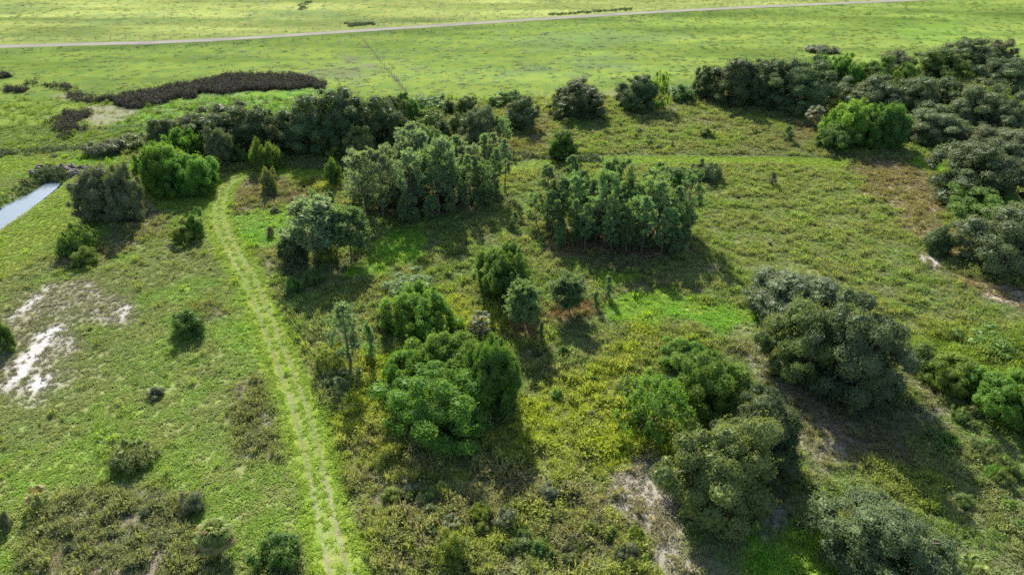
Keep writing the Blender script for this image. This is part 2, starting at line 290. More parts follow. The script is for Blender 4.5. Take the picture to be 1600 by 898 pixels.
KEYS = ('gA', 'gB', 'pA', 'pB'); DIM = 15
def pvec(d, base): 
    v = base.copy()
    for i, k in enumerate(KEYS):
        if k in d: v[3 * i:3 * i + 3] = d[k]
    for i, k in enumerate(('lawn', 'scrub', 'h')):
        if k in d: v[12 + i] = d[k]
    return v
def survey(x, y):
    """plant cover at ground points: (n,15) blended zone parameters"""
    x = np.asarray(x, float); y = np.asarray(y, float)
    P = np.tile(pvec(DEF, np.zeros(DIM)), (len(x), 1))
    n1 = fbm(x, y, 7, 41, 4) - .5
    big = fbm(x, y, 14, 77, 3)
    # broad drifts inside the default scrub
    w = sstep(.52, .68, big)[:, None] * .5; P = P * (1 - w) + pvec(dict(BROWN), P[0] * 0)[None] * w
    w = sstep(.55, .7, fbm(x, y, 11, 99, 3))[:, None] * .35; P = P * (1 - w) + pvec(dict(YELLOW, h=.8), P[0] * 0)[None] * w
    for poly, soft, rag, wt, k in Z:
        lo = poly.min(0) - soft * 2 - rag * 3; hi = poly.max(0) + soft * 2 + rag * 3
        m = (x > lo[0]) & (x < hi[0]) & (y > lo[1]) & (y < hi[1])
        if not m.any(): continue
        sd = sd_poly(x[m], y[m], poly) + n1[m] * rag * 4.0
        w = wt * (1 - sstep(-soft, soft, sd))
        if 'streak' in k: w = w * (k['streak'] + (1 - k['streak']) * sstep(.37, .52, fbm(x[m] + y[m] * .35, y[m] * .55 - x[m] * .2, 2.3, 131, 4)))
        tgt = P[m].copy()
        for i, kk in enumerate(KEYS):
            if kk in k: tgt[:, 3 * i:3 * i + 3] = k[kk]
        for i, kk in enumerate(('lawn', 'scrub', 'h')):
            if kk in k: tgt[:, 12 + i] = k[kk]
        P[m] += (tgt - P[m]) * w[:, None]
    # mown verge along the tracks
    lim = pvec(dict(LIME, gA=(.135, .195, .03), gB=(.15, .195, .035), pA=(.20, .315, .032), pB=(.225, .315, .042), h=.36), np.zeros(DIM))
    for L, wid, wt in ((TRACK, 2.1, .97), (PATH, 2.4, 1.0), (BACKTRACK, 2.0, .97)):
        m = (x > L[:, 0].min() - 8) & (x < L[:, 0].max() + 8) & (y > L[:, 1].min() - 8) & (y < L[:, 1].max() + 8)
        if not m.any(): continue
        d = d_line(x[m], y[m], L[::4]) + n1[m] * 1.6
        w = wt * (1 - sstep(wid - .5, wid + .7, d)); P[m] += (lim - P[m]) * w[:, None]
    return P
def ground_col(x, y, P):
    t = sstep(.35, .65, fbm(x, y, 3.2, 5, 4))[:, None]
    c = P[:, 0:3] * (1 - t) + P[:, 3:6] * t
    s = (.5 * fbm(x, y, 60, 8, 4) + .5 * fbm(x * .35 + y * .1, y, 16, 18, 4))[:, None]            # slow drift over the whole land
    b = (fbm(x * .22 + y * .06, y, 11, 28, 4) - .5)[:, None] * sstep(150, 220, y)[:, None]; t2 = np.array([1.0, .85, .9])
    return c * (0.62 + 0.76 * s) * (1 + b * t2 * 1.3)

# ------------------------------------------------------------------ ground sheet
def axis(a, b, step, far, growth):
    core = list(np.arange(a, b, step)); s = step; up = core[-1]; lo = core[0]; L, U = [], []
    while up < far: s *= growth; up += s; U.append(up)
    s = step
    while lo > -far: s *= growth; lo -= s; L.append(lo)
    return np.array(L[::-1] + core + U)
gx = axis(-95, 95, .6, 3500, 1.035); gy = axis(26, 165, .6, 3800, 1.022); gy = gy[gy > -700]
X, Y = np.meshgrid(gx, gy); nx, ny = len(gx), len(gy)
xf, yf = X.ravel(), Y.ravel()
Pg = survey(xf, yf); gc = ground_col(xf, yf, Pg)
zf = terrain(xf, yf)
ii = (np.arange(ny - 1)[:, None] * nx + np.arange(nx - 1)[None]).ravel()
me = mesh_np("ground", np.c_[xf, yf, zf], np.c_[ii, ii + 1, ii + nx + 1, ii + nx], [M_GROUND], {"gcol": ('FLOAT_COLOR', 'POINT', np.c_[gc, np.ones(len(gc))])}, True)
tag(obj("ground", me), "open pasture and scrubland with grass, weeds and bare sand", None, kind="structure")

# ------------------------------------------------------------------ tracks and the farm road
def strip(name, line, half, cols, lift, colour, kind="structure", label=None):
    T = np.gradient(line, axis=0); T /= np.linalg.norm(T, axis=1)[:, None]; N = np.c_[-T[:, 1], T[:, 0]]
    s = np.linspace(-1, 1, cols); arc = np.r_[0, np.cumsum(np.hypot(*np.diff(line, axis=0).T))]
    edge = half * (1 + .16 * (fbm(arc, arc * 0 + 3.3, 4.0, 21)[:, None] - .5) * np.abs(s)[None])
    px = line[:, 0][:, None] + N[:, 0][:, None] * s[None] * edge; py = line[:, 1][:, None] + N[:, 1][:, None] * s[None] * edge
    x, y = px.ravel(), py.ravel(); z = terrain(x, y) + lift
    c = colour(x, y, np.tile(s * half, len(line)), np.repeat(arc, cols))
    k = (np.arange(len(line) - 1)[:, None] * cols + np.arange(cols - 1)[None]).ravel()
    m = mesh_np(name, np.c_[x, y, z], np.c_[k, k + 1, k + cols + 1, k + cols], [M_GROUND], {"gcol": ('FLOAT_COLOR', 'POINT', np.c_[c, np.ones(len(c))])}, True)
    return tag(obj(name, m), label, None, kind=kind)
def track_col(strength):
    def f(x, y, s, a):
        base = ground_col(x, y, survey(x, y))
        wob = (fbm(a, a * 0, 9, 61) - .5) * .12
        rut = np.exp(-((np.abs(s + wob) - .66) / .16)**2) * sstep(.15, .45, fbm(x, y, 2.6, 71, 3) + .10 * strength)
        mid = np.exp(-(s / .6)**2) * .22
        dirt = np.array([.12, .12, .068]); pale = np.array([.19, .175, .13])
        dd = dirt + (pale - dirt) * sstep(.5, .75, fbm(x, y, 5, 72))[:, None]
        w = np.clip(rut * .72 * strength + mid * strength, 0, .9)[:, None]
        return base * (1 - w) + dd * w
    return f
strip("dirt_track", TRACK, 1.5, 25, .02, track_col(1.0), label="two-rut dirt track through bright grass")
strip("grass_path", PATH, 1.2, 9, .02, track_col(.25), label="mown grass path crossing the scrub")
strip("grass_path", BACKTRACK, 1.3, 9, .02, track_col(.5), label="grass path leaving the track behind the pines")
def road_col(x, y, s, a):
    n = fbm(x, y, 6, 81); c = np.array([.165, .155, .135])[None] * (.8 + .4 * n)[:, None]
    lane = np.exp(-((np.abs(s) - 1.2) / .7)**2)[:, None]; c = c * (1 + .22 * lane)
    gcol = ground_col(x, y, survey(x, y)); e = sstep(2.5, 3.3, np.abs(s) + (n - .5) * 1.2)[:, None]
    return c * (1 - e) + gcol * e
strip("road", ROAD, 3.5, 15, .03, road_col, label="straight pale gravel farm road across the far pasture")

# ------------------------------------------------------------------ canal water
def water_mat():
    m, n, l = mat("canal_water"); out = n.new("ShaderNodeOutputMaterial"); p = n.new("ShaderNodeBsdfPrincipled")
    p.inputs["Base Color"].default_value = (.09, .12, .14, 1); p.inputs["Roughness"].default_value = .14; p.inputs["IOR"].default_value = 1.33
    tc = n.new("ShaderNodeTexCoord"); nz = n.new("ShaderNodeTexNoise"); nz.inputs["Scale"].default_value = 1.2; nz.inputs["Detail"].default_value = 4
    b = n.new("ShaderNodeBump"); b.inputs["Strength"].default_value = .12; b.inputs["Distance"].default_value = .1
    l.new(tc.outputs["Object"], nz.inputs[0]); l.new(nz.outputs[0], b.inputs["Height"]); l.new(b.outputs[0], p.inputs["Normal"]); l.new(p.outputs[0], out.inputs[0]); return m
cw = CANAL; cen = cw.mean(0)
ex = cw + (cw - cen) / np.linalg.norm(cw - cen, axis=1)[:, None] * 1.5
wm = bpy.data.meshes.new("water"); wm.from_pydata([(x, y, -1.0) for x, y in ex], [], [list(range(len(ex)))[::-1]]); wm.materials.append(water_mat()); wm.update()
if wm.polygons[0].normal.z < 0: wm.flip_normals()
tag(obj("water", wm), "still canal water reflecting the sky", None, kind="structure")

# ------------------------------------------------------------------ plant shapes
def unit(v): return v / (np.linalg.norm(v, axis=-1, keepdims=True) + 1e-9)
def leaves(c, nrm, ln, wd, r, jit=.6, droop=0.0):
    """diamond leaf sprays at c facing roughly nrm -> V, F"""
    n = len(c); nn = unit(nrm + r.normal(0, jit, (n, 3)))
    a = unit(np.cross(nn, r.normal(0, 1, (n, 3)))); a[:, 2] -= droop; a = unit(a); b = unit(np.cross(nn, a))
    ln = np.broadcast_to(ln, (n,))[:, None]; wd = np.broadcast_to(wd, (n,))[:, None]
    fold = nn * ln * .14
    V = np.stack([c - a * ln / 2 - fold, c - b * wd / 2 + fold * .6, c + a * ln / 2 - fold, c + b * wd / 2 + fold * .6], 1).reshape(-1, 3)
    return V, np.arange(n * 4).reshape(n, 4)
def tube(path, rad, sides=6):
    path = np.asarray(path, float); k = len(path); T = unit(np.gradient(path, axis=0))
    ref = np.where(np.abs(T[:, 2:3]) > .9, [[1., 0, 0]], [[0, 0, 1.]]); A = unit(np.cross(T, ref)); B = np.cross(T, A)
    th = np.linspace(0, 2 * np.pi, sides, endpoint=False)
    V = (path[:, None] + (A[:, None] * np.cos(th)[None, :, None] + B[:, None] * np.sin(th)[None, :, None]) * np.asarray(rad)[:, None, None]).reshape(-1, 3)
    i = np.arange(k - 1)[:, None] * sides; j = np.arange(sides)[None]; j2 = (j + 1) % sides
    return V, np.stack([i + j, i + j2, i + sides + j2, i + sides + j], -1).reshape(-1, 4)
def join(parts):
    V, F, o = [], [], 0
    for v, f in parts: V.append(v); F.append(f + o); o += len(v)
    return np.vstack(V), np.vstack(F)
def wood(name, parts): V, F = join(parts); return mesh_np(name, V, F, [M_BARK], smooth=True)
def sphere_pts(n, r, zmin=-1.0):
    z = zmin + (1 - zmin) * r.random(n); t = r.random(n) * 2 * np.pi; s = np.sqrt(1 - z * z); return np.c_[s * np.cos(t), s * np.sin(t), z]

_la, _lo = np.meshgrid(np.linspace(-1.35, 1.35, 6), np.linspace(0, 2 * np.pi, 9)[:-1], indexing='ij')
BALL = np.c_[(np.cos(_la) * np.cos(_lo)).ravel(), (np.cos(_la) * np.sin(_lo)).ravel(), np.sin(_la).ravel()]
BALLF = np.array([[i * 8 + j, i * 8 + (j + 1) % 8, (i + 1) * 8 + (j + 1) % 8, (i + 1) * 8 + j] for i in range(5) for j in range(8)] + [[40, 41, 42, 43], [40, 43, 44, 47], [44, 45, 46, 47]])
def crown_mesh(name, seed, R, H, z0, npuff, pr, nleaf, ll, lw, lobes=5, flat=.8, spike=0., fill=.16, jit=.55, droop=0., rin=.62, core=.6):
    """a crown of leafy puffs on an uneven lobed dome R wide and H high, skirt starting at z0"""
    r = np.random.default_rng(seed); V, F, lv = [], [], []; off = 0
    ph = r.random(lobes) * 6.28; am = r.random(lobes) * .2
    def rad(d):
        t = np.arctan2(d[:, 1], d[:, 0]); s = 1 + sum(am[k] * np.cos((k + 1) * t + ph[k] + 2.1 * d[:, 2] * (k % 3)) for k in range(lobes)); return s
    d = sphere_pts(npuff, r, -.55)
    # spread the puffs out a little
    for _ in range(4):
        dm = d[:, None] - d[None]; q = (dm**2).sum(-1) + np.eye(npuff); d = unit(d + (dm / q[..., None]**1.5).sum(1) * .6 / npuff)
        d[:, 2] = np.maximum(d[:, 2], -.6)
    rr = rad(d) * (rin + (1.06 - rin) * r.random(npuff)**.6)
    cz = z0 + (H - z0) * .42
    pc = np.c_[d[:, 0] * rr * R * .84, d[:, 1] * rr * R * .84, cz + np.where(d[:, 2] > 0, d[:, 2] * rr * (H - cz) * .9, d[:, 2] * (cz - z0) * 1.5)]
    pc[:, 2] = np.maximum(pc[:, 2], z0 * .8 + .04 * H)
    ps = pr * R * (.5 + .9 * r.random(npuff))
    for k in range(npuff):
        m = int(nleaf * (ps[k] / (pr * R))**2 * (.8 + .4 * r.random()))
        q = sphere_pts(m, r); out = unit(pc[k] - np.array([0, 0, cz * .8])) 
        keep = (q @ out) > -.45; q = q[keep]; m = len(q)
        pos = pc[k] + q * ps[k] * (.80 + .30 * r.random((m, 1))) * np.array([1, 1, flat])
        ns = int(m * .06)                       # leafy shoots standing out of the puff
        if spike and ns > 6:
            dirs = unit(out + r.normal(0, .55, (3, 3)) + [0, 0, .25]); w_ = r.integers(0, 3, ns)
            pos[:ns] = pc[k] + dirs[w_] * ps[k] * (.85 + (.3 + spike) * r.random((ns, 1))) + r.normal(0, .10 * ps[k], (ns, 3))
        v, f = leaves(pos, unit(q + out * .5 + [0, 0, .25]), ll * (.7 + .6 * r.random(m)), lw * (.7 + .6 * r.random(m)), r, jit, droop)
        V.append(v); F.append(f + off); off += len(v)
        pt = r.random() * .55; lv.append(np.clip(pt + .45 * r.random(m), 0, 1))
        bs = BALL * (1 + .28 * r.normal(0, 1, (len(BALL), 1)).clip(-1.2, 1.2)) * ps[k] * core * np.array([1, 1, flat]) + pc[k]   # dense heart of the puff, a solid core added to stop light leaking
        V.append(bs); F.append(BALLF + off); off += len(bs); lv.append(np.clip(pt + .45 * r.random(len(BALLF)), 0, 1))
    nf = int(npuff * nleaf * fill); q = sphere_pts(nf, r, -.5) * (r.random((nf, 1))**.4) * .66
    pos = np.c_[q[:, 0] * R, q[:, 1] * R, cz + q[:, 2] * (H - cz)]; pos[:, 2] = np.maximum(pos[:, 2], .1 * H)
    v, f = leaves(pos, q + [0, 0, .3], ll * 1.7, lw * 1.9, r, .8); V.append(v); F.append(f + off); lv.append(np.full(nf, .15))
    V = np.vstack(V); V[:, 2] = np.maximum(V[:, 2], .02)
    # scale so that the crown really is R wide and H high
    ax, ay = np.percentile(np.abs(V[:, 0]), 97.5), np.percentile(np.abs(V[:, 1]), 97.5); az = np.percentile(V[:, 2], 99.3)
    k_ = np.array([R / ax, R / ay, H / az]); V *= k_; pc = pc * k_
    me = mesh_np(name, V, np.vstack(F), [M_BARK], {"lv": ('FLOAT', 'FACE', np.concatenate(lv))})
    return me, pc
def tree_trunk(name, seed, pc, H, r0, zsplit, nl):
    r = np.random.default_rng(seed + 500); parts = []
    fork = np.array([r.normal(0, .15), r.normal(0, .15), zsplit])
    parts.append(tube([(0, 0, -.35), (0.02, 0, .25), fork * [.5, .5, .55], fork], [r0 * 1.5, r0 * 1.1, r0 * .95, r0 * .85], 8))
    for k in r.choice(len(pc), nl, replace=False):
        e = pc[k]; mid = fork + (e - fork) * .5 + r.normal(0, .25, 3) * r0 * 3 + [0, 0, .1 * H]
        parts.append(tube([fork - [0, 0, .1], fork + (mid - fork) * .5, mid, e], [r0 * .6, r0 * .45, r0 * .28, r0 * .08], 5))
    return wood(name, parts)
def tri_needles(c, axis_, n, ln, wd, r):
    """a bottlebrush tuft of n needle blades at each c"""
    m = len(c); C = np.repeat(c, n, 0); A = np.repeat(axis_, n, 0); d = unit(A * .55 + r.normal(0, .75, (m * n, 3)))
    s = unit(np.cross(d, r.normal(0, 1, (m * n, 3)))); L = ln * (.7 + .6 * r.random((m * n, 1)))
    V = np.stack([C - s * wd * .3, C + d * L * .55 - s * wd, C + d * L, C + d * L * .55 + s * wd], 1).reshape(-1, 3)
    return V, np.arange(m * n * 4).reshape(-1, 4)
def pine_mesh(seed, H, R, clear, ntier, per, nt, ln=.42, wd=.055, cone=.5):
    """a pine: straight trunk, whorls of upswept limbs from clear*H up, needle tufts along their outer halves"""
    r = np.random.default_rng(seed); lean = r.normal(0, .02 * H, 2); bend = r.normal(0, .014 * H, 2)
    def axis_pt(t): return np.array([lean[0] * t + bend[0] * math.sin(3 * t), lean[1] * t + bend[1] * math.sin(3 * t), H * t * .97])
    r0 = .014 * H + .02; ts = np.linspace(0, 1, 9)
    wp = [tube(np.vstack([[axis_pt(0) - [0, 0, .35]]] + [axis_pt(t)[None] for t in ts]), np.r_[r0 * 1.3, r0 * (1 - .9 * ts) + .012], 7)]
    tc, ta = [], []
    for i in range(ntier):
        t = clear + (1 - clear) * (i + .5 * r.random()) / ntier; base = axis_pt(t)
        u = (t - clear) / (1 - clear); prof = (1 - u)**cone * (.35 + .65 * min(1, u / .22))
        for k in range(per + r.integers(-1, 2)):
            az = r.random() * 6.28; Lb = R * prof * (.55 + .6 * r.random()) + .12
            up = .25 + .5 * u + r.normal(0, .12); d = np.array([math.cos(az), math.sin(az), up]); tip = base + d * Lb
            mid = base + d * Lb * .5 + [0, 0, -.06 * Lb]
            wp.append(tube([base, mid, tip], [.035 + .004 * H * (1 - u), .028, .012], 4))
            for q in range(nt):
                f = .62 + .45 * r.random(); p = base + (tip - base) * f + r.normal(0, .09 * Lb + .09, 3) * [1, 1, .75]; tc.append(p); ta.append(unit(d * .5 + [0, 0, .8]))
    tip = axis_pt(1.0)
    for q in range(nt): tc.append(tip + r.normal(0, .12, 3) + [0, 0, -.1]); ta.append(np.array([0, 0, 1.]))
    tc = np.array(tc); ta = np.array(ta); n = 11
    V, F = tri_needles(tc, ta, n, ln, wd, r); lv = np.repeat(np.clip(r.normal(.5, .25, len(tc)), 0, 1), n)
    tv, tf = join(wp)
    return mesh_np("trunk", tv, tf, [M_PBARK], smooth=True), mesh_np("crown", V, F, [M_BARK], {"lv": ('FLOAT', 'FACE', lv)})

# prototypes: (wood mesh, leaf mesh, width, height)
PROTO = {}
def add_proto(kind, tr, cr, R, H): PROTO.setdefault(kind, []).append((tr, cr, R * 2, H))
for s in range(6):
    cr, pc = crown_mesh("crown", 100 + s, 5, 8.2, .7, 88, .205, 420, .205, .12, spike=.3, jit=.3, rin=.5, fill=.05, core=.68)
    add_proto("oak", tree_trunk("trunk", 100 + s, pc, 8.2, .32, 2.0, 12), cr, 5, 8.2)
for s in range(4):
    cr, pc = crown_mesh("crown", 200 + s, 5, 6.6, .3, 150, .155, 270, .205, .105, lobes=6, flat=1.0, spike=.5, jit=.36, droop=.35, rin=.68)
    add_proto("lush", tree_trunk("trunk", 200 + s, pc, 6.6, .16, .9, 16), cr, 5, 6.6)
for s in range(3):
    cr, pc = crown_mesh("crown", 300 + s, 4.5, 6.5, .5, 80, .16, 80, .34, .14, lobes=7, flat=1.1, spike=.9, fill=.03, droop=.2, core=.4)
    add_proto("loose", tree_trunk("trunk", 300 + s, pc, 6.5, .12, .6, 26), cr, 4.5, 6.5)
for s in range(5):
    cr, pc = crown_mesh("foliage", 400 + s, 1.6, 2.4, .05, 36, .28, 170, .135, .07, lobes=6, flat=.95, spike=.25, jit=.4, rin=.5)
    add_proto("bush", tree_trunk("stem", 400 + s, pc, 2.4, .07, .3, 8), cr, 1.6, 2.4)
for s in range(3):
    cr, pc = crown_mesh("foliage", 450 + s, 2.4, 1.7, .03, 46, .25, 140, .145, .075, lobes=7, flat=.9, spike=.35, jit=.4, rin=.4)
    add_proto("mound", tree_trunk("stem", 450 + s, pc, 1.7, .06, .2, 8), cr, 2.4, 1.7)
for s in range(6): add_proto("pine", *pine_mesh(600 + s, 10.5, 2.0, .24 + .07 * (s % 3), 11, 4, 8, ln=.40, wd=.06, cone=.62), 2.0, 10.5)
for s in range(4): add_proto("broadpine", *pine_mesh(650 + s, 9.5, 3.3, .24, 10, 5, 12, ln=.46, wd=.06, cone=.36), 3.3, 9.5)
for s in range(3): add_proto("roundpine", *pine_mesh(680 + s, 6.6, 2.6, .30, 9, 9, 15, ln=.40, wd=.055, cone=.42), 2.6, 6.6)
for s in range(3): add_proto("sapling", *pine_mesh(700 + s, 3.2, .9, .08, 9, 5, 4, ln=.32, wd=.035, cone=.75), .9, 3.2)

# foliage materials by look
FM = {
 "oak": leaf_mat("oak_leaves", (.054, .088, .036), (.125, .172, .064), .32, rough=.65, spec=.2, var=.18),
 "grey": leaf_mat("grey_oak_leaves", (.076, .108, .046), (.165, .212, .090), .30, (1.15, 1.15, .6), rough=.65, spec=.22, var=.15),
 "olive": leaf_mat("olive_leaves", (.085, .118, .036), (.190, .230, .070), .32, rough=.65, spec=.2, var=.15),
 "lush": leaf_mat("bright_leaves", (.080, .165, .026), (.165, .290, .048), .46, rough=.6, spec=.2, var=.16),
 "lushdark": leaf_mat("green_leaves", (.062, .125, .028), (.130, .225, .046), .42, rough=.6, spec=.2, var=.15),
 "pale": leaf_mat("pale_leaves", (.10, .165, .052), (.18, .26, .08), .42, rough=.6, spec=.2, var=.15),
 "yellow": leaf_mat("yellow_green_leaves", (.095, .150, .030), (.215, .270, .045), .40, rough=.6, spec=.2, var=.12),
 "pine": leaf_mat("pine_needles", (.095, .160, .058), (.20, .295, .115), .38, (1.15, 1.2, .65), rough=.6, spec=.25, var=.28),
 "greypine": leaf_mat("grey_pine_needles", (.12, .17, .08), (.235, .30, .15), .38, (1.15, 1.2, .7), rough=.6, spec=.25, var=.14),
 "dusk": leaf_mat("dull_leaves", (.088, .110, .056), (.180, .202, .100), .28, rough=.65, spec=.2, var=.15),
}
COUNT = {}
def plant(kind, fol, x, y, width, height, label, cat="tree", name=None, group=None, seed=None, variant=None):
    vs = PROTO[kind]; c = COUNT.get(kind, 0); COUNT[kind] = c + 1
    tr, cr, w0, h0 = vs[(c * 7 + c // len(vs)) % len(vs)] if variant is None else vs[variant % len(vs)]
    root = bpy.data.objects.new(name, None); COL.objects.link(root); root.empty_display_size = .5
    root.location = (x, y, float(terrain(np.array([x]), np.array([y]))[0]) - .03)
    root.rotation_euler = (0, 0, (c * 2.399) % 6.283); sx = width / w0; sz = height / h0
    root.scale = (sx, sx, sz)
    obj(tr.name.split(".")[0], tr, root)
    o = obj(cr.name.split(".")[0], cr, root); o.material_slots[0].link = 'OBJECT'; o.material_slots[0].material = FM[fol]
    return tag(root, label, cat, group)
ROUND = {"oak": .62, "lush": .62, "loose": .6, "bush": .6, "mound": .6, "pine": .0, "broadpine": .1, "roundpine": .1, "sapling": .1}
def put(kind, fol, px, yfront, ytop, wpx, label, name, cat="tree", group=None):
    """px, front foot row, top row and width as seen in the photograph; the foot stands on the ground"""
    p = g(px, yfront); w = wpx / FOC * depth(p[0], p[1]) ; k = ROUND[kind]
    p = g(px, yfront); y = p[1] + k * w / 2; hz = max(height_at(y, ytop), .5) * .45
    x = (px - 800.0) / FOC * depth(0, y, hz) if k else p[0]
    w = wpx / FOC * depth(x, y, hz)
    # the silhouette top of a round crown lies a little behind its axis
    h = height_at(y + (.12 * w if k else 0), ytop)
    return plant(kind, fol, x, y, w * 1.0, max(h, .5), label, cat, name, group)

